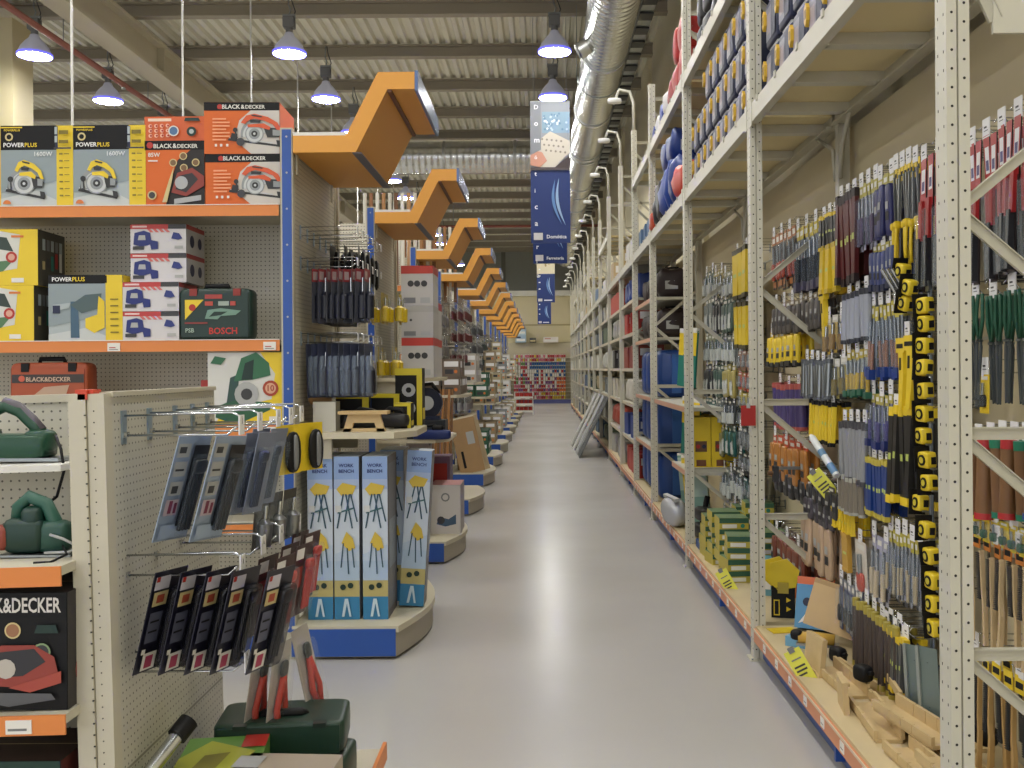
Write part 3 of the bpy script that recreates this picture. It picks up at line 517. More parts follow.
# green planer
GT = mat('#10452f', .35); GT2 = mat('#0d332a', .4)
m = M(); m.sell((-.03, 0, .034), (.13, .04, .03), GT, .3, .3, 24, 10); m.sell((-.1, 0, .04), (.06, .043, .04), GT2, .4, .4); m.sell((.07, 0, .045), (.035, .033, .03), GT, .6, .6)
hd = M(); hd.tube([(-.055, 0, .05), (-.062, 0, .09), (-.045, 0, .12), (-.015, 0, .132), (.02, 0, .118), (.055, 0, .085), (.085, 0, .05)], .0155, GT, 10); hd.tube([(-.02, 0, .142), (.015, 0, .13), (.05, 0, .1), (.075, 0, .072)], .012, mat('#5b5560', .5), 8)
kn = M(); kn.cyl((-.13, 0, .07), (-.13, 0, .1), .022, BLACK, n=14); so = M(); so.box(-.145, .135, -.036, .036, .0, .008, STEEL)
cb = M(); cb.tube([(.12, -.02, .06), (.15, -.05, .03), (.16, -.055, -.02), (.145, -.06, -.08), (.10, -.06, -.115), (.05, -.06, -.135), (.03, -.06, -.15)], .0035, BLACK)
Kit('electric_planer', 'power tool', m, [('handle', hd), ('depth_knob', kn), ('sole_plate', so), ('power_cord', cb)]).at((-1.285, 2.42, 1.389), 'green electric planer on the upper shelf of the low stand, cord hanging down', rot=(0, 0, R(-4)))
m = M(); m.sell((-.02, 0, .055), (.06, .045, .05), GT2, .5, .5); m.sell((.05, 0, .05), (.055, .035, .045), mat('#1d4a3e', .4), .6, .6); m.sell((.0, 0, .1), (.03, .04, .035), GT2, .6, .6)
hd = M(); hd.tube([(-.05, 0, .08), (-.045, 0, .13), (-.015, 0, .158), (.03, 0, .14), (.055, 0, .09), (.065, 0, .05)], .019, mat('#24584a', .4), 10)
bs = M(); bs.box(-.08, .12, -.05, .05, 0, .006, STEEL); gd = M(); gd.tube([(.05, -.05, .012), (.12, -.055, .015), (.14, -.05, .03), (.1, -.05, .05), (.06, -.04, .06)], .004, LGREY)
cb = M(); cb.tube([(.1, -.05, .03), (.13, -.09, .015), (.1, -.12, .0), (.06, -.13, .0)], .0035, BLACK)
rd = M(); rd.sell((-.085, -.02, .05), (.03, .03, .035), mat('#8c3a2c', .5), .6)
Kit('electric_jigsaw', 'power tool', m, [('handle', hd), ('base_plate', bs), ('edge_guide', gd), ('power_cord', cb), ('front_cover', rd)]).at((-1.155, 2.27, 1.1885), 'dark green power tool with tall handle on the lower shelf beneath the planer', scale=.82)
def bdec2(w, h):
    m, f, r_, t = box_base(w, .22, h, BLACK, mat('#241d22', .4), mat('#2c2226', .5))
    f.rect(0, .8, 1, 1, BLACK); f.text('BLACK&DECKER', .27, .83, mat('#d8d4d0', .5), w=.69, h=.13)
    for x, y, s in ((.62, .68, .07), (.42, .58, .07), (.82, .5, .07), (.36, .38, .05)): f.disc(x, y, s, SAND, 18); f.disc(x, y, s*.8, mat('#9a6a4a', .5), 18)
    f.disc(.83, .5, .075, mat('#7f9a70', .5), 18); f.disc(.83, .5, .06, DGREY, 18); f.poly([(.78, .66), (.95, .66), (.93, .73), (.8, .73)], DKGREEN)
    f.poly([(.4, .22), (.44, .48), (.55, .56), (.78, .56), (.92, .46), (.95, .3), (.7, .2)], mat('#94382e', .4)); f.poly([(.47, .28), (.52, .5), (.78, .53), (.86, .42), (.7, .3)], mat('#2b2a30', .4)); f.disc(.58, .36, .085, mat('#b9b2aa', .4), 12); f.poly([(.6, .2), (.97, .34), (.97, .24), (.75, .16)], mat('#a84436', .4))
    f.poly([(.35, .1), (.5, .16), (.9, .15), (.93, .1), (.6, .04)], mat('#55565c', .4)); f.poly([(.2, 0), (.35, .15), (.46, .1), (.5, 0)], mat('#6d7684', .4))
    r_.disc(.3, .3, .13, mat('#a05a50', .5)); r_.disc(.3, .55, .1, mat('#4a6a70', .5)); return m
Kit('sander_box', 'box', bdec2(.305, .252)).at((-1.18, 2.15, .8752), 'large black sander box with white lettering on the low stand near the left edge')
m, f, r_, t = box_base(.3, .2, .26, mat('#123a30', .45), mat('#5a2420', .5), mat('#34211f', .5)); f.lines(.45, .15, .85, .9, 16, mat('#2c5c50', .5)); f.rect(.87, .5, .98, .85, SAND); f.rect(.0, .3, .3, .9, mat('#8e2a22', .5))
Kit('tool_box_carton', 'box', m).at((-1.2, 2.16, .5005), 'dark green carton at the bottom left corner under the black sander box')
m, f, r_, t = box_base(.1, .12, .2, mat('#8e3428', .5), mat('#6a3f70', .5)); Kit('tool_box_carton', 'box', m).at((-1.085, 2.39, .8755), 'small red carton half hidden right of the black sander box')
# ---- hooks of the low stand
def hook_kit(L, zr=.045, ticket=False, plate=True):
    w = M(); w.tube([(0, 0, 0), (L*.92, 0, 0), (L, 0, .018)], .0028, CHROME); w.tube([(0, 0, zr), (L*.96, 0, zr+.006), (L+.012, 0, zr-.004), (L+.012, 0, zr-.02)], .0026, CHROME)
    ps = []
    if plate: p = M(); p.box(-.001, .004, -.012, .012, -.02, zr+.012, mat('#9fb4c8', .3, .8)); p.box(.004, .012, -.008, .008, -.004, .008, CHROME); ps.append(('mounting_plate', p))
    if ticket: t_ = M(); t_.box(L+.01, L+.013, -.018, .018, zr-.045, zr, PAPER); ps.append(('price_ticket', t_))
    return Kit('display_hook', 'hook', w, ps)
hkL = hook_kit(.26, ticket=True)
ghk = 'chrome hooks on the low stand end'
for yy in (2.29, 2.44, 2.61, 2.74, 2.86): hkL.at((-.963, yy, 1.455), 'chrome double wire hook in the top row of the low stand end', ghk)
for yy in (2.29, 2.46, 2.63, 2.82): hkL.at((-.963, yy, 1.135 if yy < 2.3 else 1.15), 'chrome double wire hook in the middle row of the low stand end', 'middle chrome hooks on the low stand end')
for yy in (2.32, 2.68, 2.84): hkL.at((-.963, yy, .905), 'chrome double wire hook in the lowest row of the low stand end', 'lowest chrome hooks on the low stand end')
# blister packs facing the aisle: local x width, -y face, hang point at the origin
def blister(w, h, back, blis, toolm, labels=(), hh=.14, th=.022, tool='bits', name='blister_pack'):
    m = M(); m.box(-w/2, w/2, 0, .002, -h, 0, back); f = Face(m, (-w/2, 0, -h), (w, 0, 0), (0, 0, h)); f.l = 0
    for (x0, y0, x1, y1, mt) in labels: f.rect(x0, y0, x1, y1, mt)
    t_ = M(); X0 = w*.05 if labels else -w*.38
    if tool == 'bits':
        for i in range(4): t_.cyl((X0+w*.1*i, -th*.5, -h*.9), (X0+w*.1*i, -th*.5, -h*.3), w*.035, toolm, n=6)
        t_.sell((X0+w*.16, -th*.5, -h*.28), (w*.2, th*.35, h*.07), toolm, .5)
    elif tool == 'oval': t_.sell((0, -th*.7, -h*.55), (w*.3, th*.5, h*.42), toolm, .8, .8); t_.sell((0, -th*1.1, -h*.55), (w*.1, th*.3, h*.36), GREY, .8, .8)
    elif tool == 'driver':
        t_.cyl((0, -th*.5, -h*.92), (0, -th*.5, -h*.5), w*.28, toolm, n=8); t_.cyl((0, -th*.5, -h*.5), (0, -th*.5, -h*.42), w*.28, toolm, r1=w*.1, n=8); t_.cyl((0, -th*.5, -h*.42), (0, -th*.5, -h*.16), w*.07, CHROME, n=6)
    elif tool == 'cutter':
        t_.tube([(-w*.05, -th*.5, -h*.9), (-w*.2, -th*.5, -h*.7), (-w*.05, -th*.5, -h*.45), (0, -th*.5, -h*.35)], w*.09, toolm, 8); t_.tube([(w*.1, -th*.5, -h*.9), (w*.25, -th*.5, -h*.7), (w*.08, -th*.5, -h*.45), (0, -th*.5, -h*.35)], w*.085, toolm, 8); t_.sell((0, -th*.5, -h*.27), (w*.16, th*.3, h*.09), DGREY, .6)
    if tool == 'oval': return Kit(name, 'blister pack', m, [('tool', t_)])
    b_ = M(); x0 = (0 if labels else -w*.46); b_.sell(((x0+w*.47)/2, -th/2, -h*(1+hh)/2), ((w*.47-x0)/2, th/2, h*(.96-hh)/2), blis, .25, .25, 16, 8)
    return Kit(name, 'blister pack', m, [('tool', t_), ('clear_blister', b_)])
NB = mat('#14142a', .35); PALE = mat('#b9bcc8', .4)
bk = blister(.13, .245, mat('#8fa0bb', .35), CLEARB, mat('#15151c', .35), ((.05, .8, .42, .93, LGREY), (.1, .84, .3, .9, DGREY), (.05, .62, .42, .76, LGREY), (.1, .67, .35, .69, DGREY), (.05, .44, .42, .57, LGREY), (.12, .46, .3, .53, DGREY), (.05, .25, .42, .4, mat('#b9a8b4', .5)), (.15, .27, .25, .39, mat('#7a2c4a', .5)), (.3, .27, .38, .37, mat('#7a2c4a', .5)), (.05, .03, .9, .16, mat('#9db0cc', .4)), (.47, .14, .95, .92, mat('#15161e', .3)), (.62, .55, .74, .62, RED)), tool='bits')
lean = lambda d, dz=0: (0, R(0), pi/2)
def hang_left(kit, u, Y, z, label, group, lean_deg=0, tw=0):
    o = kit.at((XY(u, Y), Y, z), label, group); o.rotation_euler = (Matrix.Rotation(R(lean_deg), 3, 'Y') @ Matrix.Rotation(pi/2+R(tw), 3, 'Z')).to_euler(); return o
g = 'pale blue tool bit packs on the top row of the low stand'
for u, t_ in ((196, 'first from the pegboard'), (232, 'second from the pegboard')): hang_left(bk, u, 2.29, 1.452, 'pale blue blister pack with black bits on the top near hook, %s' % t_, g, 15, -14)
_pk = blister(.1, .2, mat('#77809a', .4), CLEARB, NAVY, tool='bits')
for i, (u, Y) in enumerate(((256, 2.44), (268, 2.44), (262, 2.61), (280, 2.61))): hang_left(_pk, u, Y, 1.45, 'narrow silver blue blister pack behind the two big bit packs', 'silver blue packs behind the big bit packs', 12, -10)
ov = blister(.1, .135, YEL, CLEAR, BLACK, tool='oval')
for u, Y in ((288, 2.74), (311, 2.86)): hang_left(ov, u, Y, 1.452, 'black oval knife pack edged in yellow, %s' % ('left of the other' if u < 300 else 'right end of the top row'), 'black and yellow oval packs on the low stand', 0, -25)
m2 = blister(.125, .235, NB, mat('#1d1d28', .15, 0, .5), mat('#0f0f18', .4), ((.06, .82, .5, .95, mat('#c9c6d6', .5)), (.08, .9, .18, .95, RED), (.08, .66, .5, .8, SAND), (.18, .69, .4, .77, mat('#b04a34', .5)), (.08, .3, .45, .6, mat('#5a5d74', .5)), (.12, .4, .38, .42, BLACK), (.12, .5, .38, .52, BLACK), (.12, .03, .52, .2, WHITE), (.2, .05, .42, .17, mat('#b0345a', .5)), (.03, .2, .14, .25, WHITE)), tool='bits')
for i, u in enumerate((171, 196, 221, 246, 281)): hang_left(m2, u, 2.29, 1.148, 'black drill bit pack with white and red label, %s from the pegboard' % ORD[i+1], 'row of black drill bit packs', 13, -14)
m3 = blister(.11, .19, mat('#3c1f22', .4), CLEAR, RED, ((.06, .8, .5, .95, PAPER), (.1, .4, .5, .7, mat('#8c2a22', .5))), tool='bits')
for i, (u, Y) in enumerate(((268, 2.46), (285, 2.46), (290, 2.63), (304, 2.63), (300, 2.82), (312, 2.82))): hang_left(m3, u, Y, 1.145, 'dark red and black blister pack behind the black drill bit packs', 'dark red packs in the middle row of the low stand', 8, -10)
m4 = blister(.105, .25, mat('#b9b4b0', .35), CLEAR, mat('#c8301f', .4), tool='cutter')
for i, (u, Y, ln) in enumerate(((262, 2.68, 8), (281, 2.68, 6), (297, 2.84, -12))): hang_left(m4, u, Y, .872, 'clear pack with red tube cutter in the lowest row, %s' % ('nearest the pegboard', 'in the middle', 'tilted at the right')[i], 'red cutter packs hanging low on the stand', ln, -12)
m5 = blister(.08, .14, mat('#45413f', .4), CLEAR, mat('#8a8c92', .3, .8), tool='driver')
for i, (u, Y) in enumerate(((262, 2.63), (276, 2.72), (290, 2.8))): hang_left(m5, u, Y, 1.27, 'grey metal tool pack hanging between the two upper hook rows', 'grey metal tool packs between the rows', 5, -10)
# things on the end shelf
cs = tool_case(.36, .2, .11, mat('#123527', .4), mat('#0d241c', .4))
cs.at((-.70, 2.62, .588), 'dark green tool case lying on top at the right end of the low stand', 'dark green cases on the low stand', (0, 0, R(6)), (.95, 1, .85))
cs.at((-.70, 2.60, .482), 'dark green tool case lying under the other one on the low stand', 'dark green cases on the low stand', (0, 0, R(-2)), (.95, 1, .95))
m = M(); m.box(-.1, .1, -.14, .14, 0, .17, mat('#5f8f3a', .45)); f = Face(m, (-.1, -.14, .17), (.2, 0, 0), (0, .28, 0)); f.poly([(0, 0), (.6, 0), (.9, .6), (.3, .9), (0, .5)], mat('#a9ad2c', .45)); f.poly([(.2, .2), (.5, .25), (.6, .6), (.3, .55)], mat('#7a7420', .45)); f.rect(.7, .7, 1, 1, RED)
tag(put('garden_tool_box', m.mesh('b'), None, (-.80, 2.46, .481), (0, 0, R(8))), 'green and yellow box in the bottom row beside the metal tube', 'box')
m = M(); m.box(-.13, .13, -.12, .12, 0, .17, mat('#a89a88', .45)); f = Face(m, (-.13, -.12, .17), (.26, 0, 0), (0, .24, 0)); f.rect(.3, .1, .5, .5, YEL); f.rect(.52, .1, .6, .5, TEAL); f.rect(.7, .2, .95, .6, PINK); f.rect(.05, .6, .3, .9, LGREY)
tag(put('accessory_box', m.mesh('b'), None, (-.64, 2.36, .481), (0, 0, R(-4))), 'beige box with yellow and teal marks at the bottom of the low stand', 'box')
m = M(); m.cyl((-.95, 2.2, .62), (-.87, 2.38, .742), .017, CHROME, n=16); e = M(); e.cyl((-.875, 2.37, .735), (-.858, 2.405, .76), .024, BLACK, n=14); e2 = M(); e2.cyl((-.97, 2.155, .59), (-.945, 2.21, .627), .026, BLACK, n=14)
Kit('metal_tube', 'tube', m, [('end_cap', e), ('end_cap', e2)]).at((0, 0, 0), 'shiny metal tube with black ends leaning at the bottom of the low stand')
# ================================================================ NEAREST AISLE END (k=1)
def work_box():
    w, d, h = .142, .34, .925; m = M(); m.box(-w/2, w/2, 0, d, 0, h, mat('#c3cfe0', .45)); f = Face(m, (-w/2, 0, 0), (w, 0, 0), (0, 0, h)); rr_ = Face(m, (w/2, 0, 0), (0, d, 0), (0, 0, h)); rr_.rect(0, 0, 1, 1, mat('#7f7a78', .5)).rect(.08, .05, .92, .95, mat('#8b8c94', .5)).rect(.15, .3, .85, .6, mat('#9ea8b4', .5))
    def draw(f):
        f.rect(.0, .86, 1, 1, mat('#8aa8dc', .45)); f.rect(.0, .8, 1, .86, mat('#a4b8e0', .45)); f.rect(0, .0, 1, .2, mat('#2f7fb4', .45)); f.rect(0, .14, 1, .24, mat('#b8ab6c', .5)); f.rect(0, .24, 1, .36, mat('#a9c0dc', .45)); f.poly([(0, .36), (1, .36), (1, .46), (0, .4)], mat('#b4c6de', .45))
        f.text('WORK', .2, .935, mat('#1c2f78', .5), w=.6); f.text('BENCH', .2, .9, mat('#1c2f78', .5), w=.6)
        Yb = mat('#d0b23a', .5); L1 = mat('#3b6670', .5); L2 = mat('#2b4f68', .5)
        f.poly([(.1, .8), (.35, .84), (.9, .82), (.75, .77), (.3, .76)], Yb)
        for a, b_ in (((.35, .77), (.1, .56)), ((.45, .77), (.7, .56)), ((.6, .77), (.4, .6)), ((.65, .77), (.9, .6))): f.poly([a, (a[0]+.06, a[1]), (b_[0]+.06, b_[1]), b_], L2)
        f.poly([(.15, .65), (.8, .68), (.8, .69), (.15, .66)], L1); f.rect(.06, .66, .3, .7, mat('#c9ccd0', .5))
        f.poly([(.3, .47), (.5, .54), (.75, .5), (.85, .44), (.6, .42)], Yb)
        for a, b_ in (((.35, .47), (.25, .32)), ((.5, .44), (.55, .28)), ((.7, .44), (.78, .32))): f.poly([a, (a[0]+.05, a[1]), (b_[0]+.05, b_[1]), b_], L2)
        f.disc(.35, .2, .018, DKGREEN, 10); f.disc(.65, .21, .018, DKGREEN, 10); f.poly([(.3, .02), (.42, .13), (.55, .13), (.68, .02), (.6, .02), (.5, .1), (.4, .02)], mat('#bcd4e4', .5))
    draw(f); return m
wb = Kit('folding_workbench_box', 'box', work_box()); g = 'tall blue workbench boxes on the nearest aisle end'; Yw = 5.68
for u, lb in ((319, 'tall blue workbench box, leftmost of the upright row'), (345.5, 'tall blue workbench box, second in the upright row'), (374, 'tall blue workbench box, third in the upright row, largest in view')): wb.at((XY(u, Yw), Yw, .186), lb, g)
wb.at((-.93, 6.12, .186), 'tall blue workbench box standing behind the upright row', g, (0, 0, R(2)))
wb.at((XY(409.5, 5.95), 5.95, .197), 'tall blue workbench box leaning at the right end, apart from the row', g, (0, R(3.6), R(1)), (1.02, .5, 1))
m = M(); m.prism([(EX+.008, 5.62), (-.84, 5.62), (-.735, 5.8), (-.735, 6.3), (-.84, 6.55), (EX+.008, 6.55)], lambda a, b_, d: (a, b_, d), 1.215, 1.25, mat('#c8bfa6', .5))
s2 = M(); s2.box(EX+.008, -1.2, 5.66, 5.69, 1.1, 1.215, CREAM); s2.box(EX+.008, -1.2, 6.45, 6.48, 1.1, 1.215, CREAM)
Kit('end_shelf', 'shelf', m, [('bracket', s2)]).at((0, 0, 0), 'cream shelf carrying a wooden float above the workbench boxes')
# wooden float: board with bridge handle
m = M(); m.box(-.14, .14, -.06, .06, .1, .118, WOODL)
h_ = M(); Yf = lambda a, b_, d: (a, d, b_); h_.prism([(-.12, 0), (-.12+.03, .1), (.09, .1), (.12, 0), (.075, 0), (.06, .05), (-.06, .05), (-.075, 0)], Yf, -.018, .018, mat('#d6b986', .6)); h_.box(-.12, .12, -.018, .018, 0, .018, mat('#d6b986', .6))
Kit('plastering_float', 'hand tool', m, [('bridge_handle', h_)]).at((XY(364, 5.72), 5.72, 1.2505), 'pale wooden plastering float resting on the cream end shelf')
m, f, r_, t = box_base(.13, .12, .17, mat('#c8c6bc', .5), mat('#a9a79c', .5)); Kit('accessory_box', 'box', m).at((XY(324, 5.75), 5.75, 1.2505), 'plain white box at the left end of the cream end shelf')
m = M(); m.cyl((0, 0, .0), (0, 0, .12), .03, mat('#b98a58', .5), n=14); m.sell((0, 0, .14), (.05, .05, .04), mat('#c29462', .5), .8)
Kit('wooden_mallet', 'hand tool', m, [('collar', M().cyl((0, 0, .1), (0, 0, .112), .033, GREY, n=14))]).at((XY(320, 5.9), 5.9, 1.2505+.0), 'wooden round-headed tool behind the white box on the end shelf', scale=1.4)
YT = mat('#d8c41a', .45)
def carton(w, d, h, mt, edge, discs=True):
    m, f, r_, t = box_base(w, d, h, mt, mt, edge); f.rect(.8, 0, 1, 1, edge); f.rect(0, .88, 1, 1, edge)
    if discs:
        for j in (.3, .62): f.disc(.5, j, .12, LGREY, 14); f.disc(.5, j, .05, mt, 10)
    r_.rect(.1, .1, .9, .3, edge); return m
for i, (u, Y, z, w, h, rz) in enumerate(((392, 6.1, 1.62, .15, .2, 0), (402, 6.0, 1.25, .1, .15, 0), (405, 6.15, 1.25+.152, .17, .2, 0), (352, 6.12, 1.25, .2, .2, 5), (385, 6.28, 1.25, .18, .2, -4))):
    z = 1.2505 if i != 2 else 1.2505+.0; 
    if i == 0: continue
    m = carton(w, .14, h if i != 2 else .36, BLACK, YT, i == 2)
    Kit('saw_blade_carton', 'box', m).at((XY(u, Y), Y+(.16 if i == 2 else 0), z), ['', 'small black box with yellow edge at the right end of the cream shelf', 'tall black and yellow carton with two pale discs', 'black and yellow box behind the wooden float', 'black and yellow box beside the tall disc carton'][i], 'black and yellow cartons on the end shelf', (0, 0, R(rz)))
# power drill / saw bodies, dark, along shelf
m = M(); m.sell((0, 0, .05), (.15, .05, .045), mat('#1b1b20', .4), .5); m.sell((-.1, 0, .07), (.06, .055, .05), BLACK, .7); m.box(.0, .14, -.02, .02, .03, .06, RED)
hd = M(); hd.tube([(-.02, 0, .08), (.03, 0, .12), (.1, 0, .11), (.13, 0, .06)], .014, BLACK, 8)
for i, (x, y, rz) in enumerate(((-1.12, 5.95, 8), (-.95, 6.0, -5))):
    Kit('angle_grinder', 'power tool', m, [('handle', hd)]).at((x, y, 1.2505+(.0)), 'black power tool behind the wooden float, %s' % ('left one' if i == 0 else 'right one'), 'black power tools on the cream end shelf', (0, 0, R(rz)))
# hook rows of the nearest end
hk1 = hook_kit(.32, .05, True); g1 = blister(.1, .31, mat('#4a4c58', .4), mat('#7f8fae', .08, 0, .25), mat('#14182a', .4), ((0, .76, 1, 1, mat('#9c353b', .45)), (.1, .8, .5, .95, mat('#b8a0a0', .5))), hh=.25, tool='driver', th=.03)
g1b = blister(.1, .31, mat('#3a3f58', .4), mat('#9fb0cc', .06, 0, .3), mat('#1c1c28', .4), hh=.2, tool='driver', th=.03)
g1y = blister(.11, .2, mat('#b09a22', .4), CLEAR, mat('#d8b81a', .4), tool='driver', th=.03); g1k = blister(.12, .24, mat('#2a2c2f', .4), CLEAR, BLACK, tool='oval', th=.03)
rowz = ((2.36, 'top'), (2.18, 'second'), (1.745, 'third'))
for z, nm in rowz:
    for j, yy in enumerate((5.78, 5.95, 6.12, 6.29, 6.46, 6.62)): hk1.at((EX+.003, yy, z+.02), 'chrome hook of the %s row on the nearest aisle end' % nm, '%s hook row of the nearest aisle end' % nm)
for j, yy in enumerate((6.12, 6.29, 6.46, 6.62)):
    for i in range(3): g1k.at((-1.28+.08*i, yy, 2.36), 'black round tool pack in the top hook row of the nearest aisle end', 'black packs in the top hook row', (0, 0, pi/2+R(rnd.uniform(-8, 8))))
for j, yy in enumerate((5.78, 5.95, 6.12, 6.29)):
    for i in range(9 if j == 0 else 4): g1.at((-1.30+.036*i+.0*j, yy, 2.185), 'red-topped screwdriver pack with dark handle, under the top row', 'red-topped screwdriver packs', (R(0), R(rnd.uniform(-3, 3)), pi/2+R(rnd.uniform(-32, -8))))
for j, yy in enumerate((6.46, 6.62)):
    for i in range(3): g1y.at((-1.12+.09*i, yy, 2.1), 'yellow tool pack at the outer end of the second hook row', 'yellow packs in the second hook row', (0, 0, pi/2+R(rnd.uniform(-10, 10))))
for j, yy in enumerate((5.78, 5.95, 6.12, 6.29)):
    for i in range(10 if j == 0 else 4): g1b.at((-1.34+.037*i, yy, 1.755), 'shiny blue-grey screwdriver pack in the third hook row', 'shiny screwdriver packs in the third hook row', (0, R(rnd.uniform(-3, 3)), pi/2+R(rnd.uniform(-32, -8))))
for j, yy in enumerate((6.46, 6.62)):
    for i in range(3): g1y.at((-1.15+.09*i, yy, 1.75), 'yellow tool pack at the outer end of the third hook row', 'yellow packs in the third hook row', (0, 0, pi/2+R(rnd.uniform(-10, 10))))
# ================================================================ FARTHER AISLE ENDS
def end_shelf(k, z, dep=.45, lb=''):
    y0 = gondola_y(k); m = M(); m.prism([(EX+.008, y0+.06), (EX+dep, y0+.06), (EX+dep+.1, y0+.25), (EX+dep+.1, y0+.95), (EX+dep, y0+1.15), (EX+.008, y0+1.15)], lambda a, b_, d: (a, b_, d), z-.03, z, mat('#c8bfa6', .5))
    s2 = M(); s2.box(EX+.008, EX+.2, y0+.1, y0+.12, z-.13, z-.03, CREAM)
    Kit('end_shelf', 'shelf', m, [('bracket', s2)]).at((0, 0, 0), lb or 'cream end shelf %s on the %s shelving run' % ('at knee height' if z < .8 else 'at waist height' if z < 1.35 else 'at eye height' if z < 1.9 else 'high up', ORD[k]))
def art_box(w, d, h, base, band, spots):
    m, f, r_, t = box_base(w, d, h, base, base, base); f.rect(0, .8, 1, 1, band); r_.rect(0, .8, 1, 1, band)
    for (x, y, s, c) in spots: f.disc(x, y, s, c, 12)
    f.rect(.08, .06, .45, .2, GREY); f.rect(.6, .06, .9, .2, LGREY); return m
# second end: red-white boxes, round saws, blue planer
end_shelf(2, 1.535, .42, 'cream shelf under the red and white boxes, second shelving run'); end_shelf(2, 1.02, .5, 'lower cream shelf with the blue sander, second shelving run')
wbx = Kit('heater_box', 'box', art_box(.27, .4, .335, mat('#bdbbb8', .5), mat('#c23a30', .5), ((.3, .55, .08, DGREY), (.5, .55, .08, DGREY), (.72, .55, .08, DGREY))))
wby = Kit('heater_box', 'box', art_box(.27, .4, .27, mat('#b3b1ae', .5), mat('#a9a7a2', .5), ((.3, .55, .04, DGREY),)))
for i, (z, kk) in enumerate(((1.536, wbx), (1.872, wby), (2.143, wbx))): kk.at((-1.055, 8.42, z), 'white carton with red band on the second aisle end, %s of the stack' % ('bottom', 'plain middle one', 'top')[i], 'white cartons stacked on the second aisle end')
wbx.at((-1.08, 8.95, 1.536), 'white carton with red band behind the near stack, lower', 'rear white cartons on the second aisle end'); wbx.at((-1.08, 8.95, 1.872), 'white carton with red band behind the near stack, upper', 'rear white cartons on the second aisle end')
m = M(); m.cyl((0, -.04, .14), (0, .05, .14), .13, mat('#141a30', .35), n=28); m.cyl((0, -.055, .14), (0, -.04, .14), .06, LGREY, n=20); m.box(-.11, .11, -.06, .06, 0, .03, mat('#1a2240', .4))
hd = M(); hd.tube([(-.1, 0, .2), (-.06, 0, .29), (.04, 0, .3), (.1, 0, .22)], .018, BLACK, 8)
Kit('circular_saw', 'power tool', m, [('handle', hd)]).at((XY(427, 8.45), 8.45, 1.0205+.16), 'dark blue circular saw with round guard on the second aisle end')
m = M(); m.box(-.16, .16, -.12, .12, 0, .158, mat('#20242c', .5)); Face(m, (-.16, -.12, 0), (.32, 0, 0), (0, 0, .158)).rect(.1, .3, .9, .7, mat('#51606c', .5)); tag(put('tool_box_carton', m.mesh('b'), None, (XY(427, 8.45), 8.47, 1.0205)), 'dark box under the blue circular saw', 'box')
m = M(); m.sell((0, 0, .04), (.16, .05, .04), mat('#142a6e', .4), .3); m.sell((.05, 0, .09), (.05, .04, .03), BLACK, .6)
hd = M(); hd.tube([(-.09, 0, .06), (-.06, 0, .11), (.02, 0, .12), (.07, 0, .08)], .014, BLACK, 8)
Kit('belt_sander', 'power tool', m, [('handle', hd)]).at((-.93, 8.34, 1.0205), 'blue belt sander on the edge of the lower cream shelf')
cw = mat('#c9c5c2', .5)
m, f, r_, t = box_base(.26, .4, .42, cw, mat('#9a9296', .5), mat('#c98f92', .5)); f.poly([(.2, .2), (.3, .35), (.6, .3), (.85, .4), (.85, .2), (.5, .15)], mat('#3e5a78', .5)); f.disc(.5, .75, .09, GREY, 12); f.disc(.5, .75, .06, cw, 12); f.disc(.35, .28, .08, DGREY, 12)
gk = Kit('grinder_box', 'box', m); gk.at((-.85, 8.62, .1855), 'white box with blue grinder picture on the second curved base', 'white grinder boxes'); gk.at((-1.13, 8.5, .1855), 'white grinder box at the back left of the second curved base', 'white grinder boxes', (0, 0, R(3)))
m, f, r_, t = box_base(.2, .3, .8, mat('#b9b6b8', .5), mat('#8e8a8c', .5)); f.rect(.2, .7, .8, .9, LGREY); f.rect(.35, .4, .65, .5, RED); f.rect(.1, .15, .9, .3, GREY); Kit('tall_tool_box', 'box', m).at((-1.13, 8.95, .1855), 'tall pale grey box with red mark behind the workbench boxes')
m, f, r_, t = box_base(.24, .3, .62, mat('#7a5a78', .5), mat('#5a4a68', .5)); f.rect(.1, .5, .9, .9, RED); f.rect(.1, .1, .9, .3, PAPER); Kit('tall_tool_box', 'box', m).at((-.98, 9.15, .1855), 'tall purple and red box behind the white grinder box')
# clear pack rows and goods of ends 3..12
packc = [mat('#c9cccb', .3), mat('#b7bab8', .3), mat('#d4d0c8', .35), mat('#a9b0b4', .3)]
hk2 = hook_kit(.34, .05, False, False); hk2.name = 'wire_prong'
def rows_on_end(k, zs, h, col, toolc, lbl, n_y=5, n_d=3, w=.11):
    bl = blister(w, h, col, CLEAR, toolc, tool='driver', th=.02, name='hanging_pack'); y0 = gondola_y(k)
    for z in zs:
        for j in range(n_y):
            yy = y0+.15+.95*j/(n_y-1); hk2.at((EX+.003, yy, z+.01), 'wire hook carrying the %s' % lbl, 'hooks of %s' % lbl)
            for i in range(n_d): bl.at((EX+.14+.09*i, yy, z), lbl, lbl+' group', (0, 0, pi/2+R(rnd.uniform(-6, 6))))
rows_on_end(3, (2.35, 2.0), .26, packc[0], mat('#8c8a88', .4), 'grey hanging pack above the shelf of the third aisle end', 4, 2)
rows_on_end(4, (2.5, 2.2, 1.9), .22, packc[2], mat('#6a3030', .4), 'white hanging pack high on the fourth aisle end', 5, 3)
rows_on_end(4, (1.25, .98), .24, packc[0], mat('#98979a', .3), 'clear hanging pack low on the fourth aisle end', 5, 3)
rows_on_end(5, (2.4, 2.1, 1.8), .24, packc[1], mat('#55575c', .4), 'grey-white hanging pack on the fifth aisle end', 4, 3)
rows_on_end(7, (2.3, 1.98), .24, packc[2], mat('#77706a', .4), 'white hanging pack on the seventh aisle end', 4, 2)
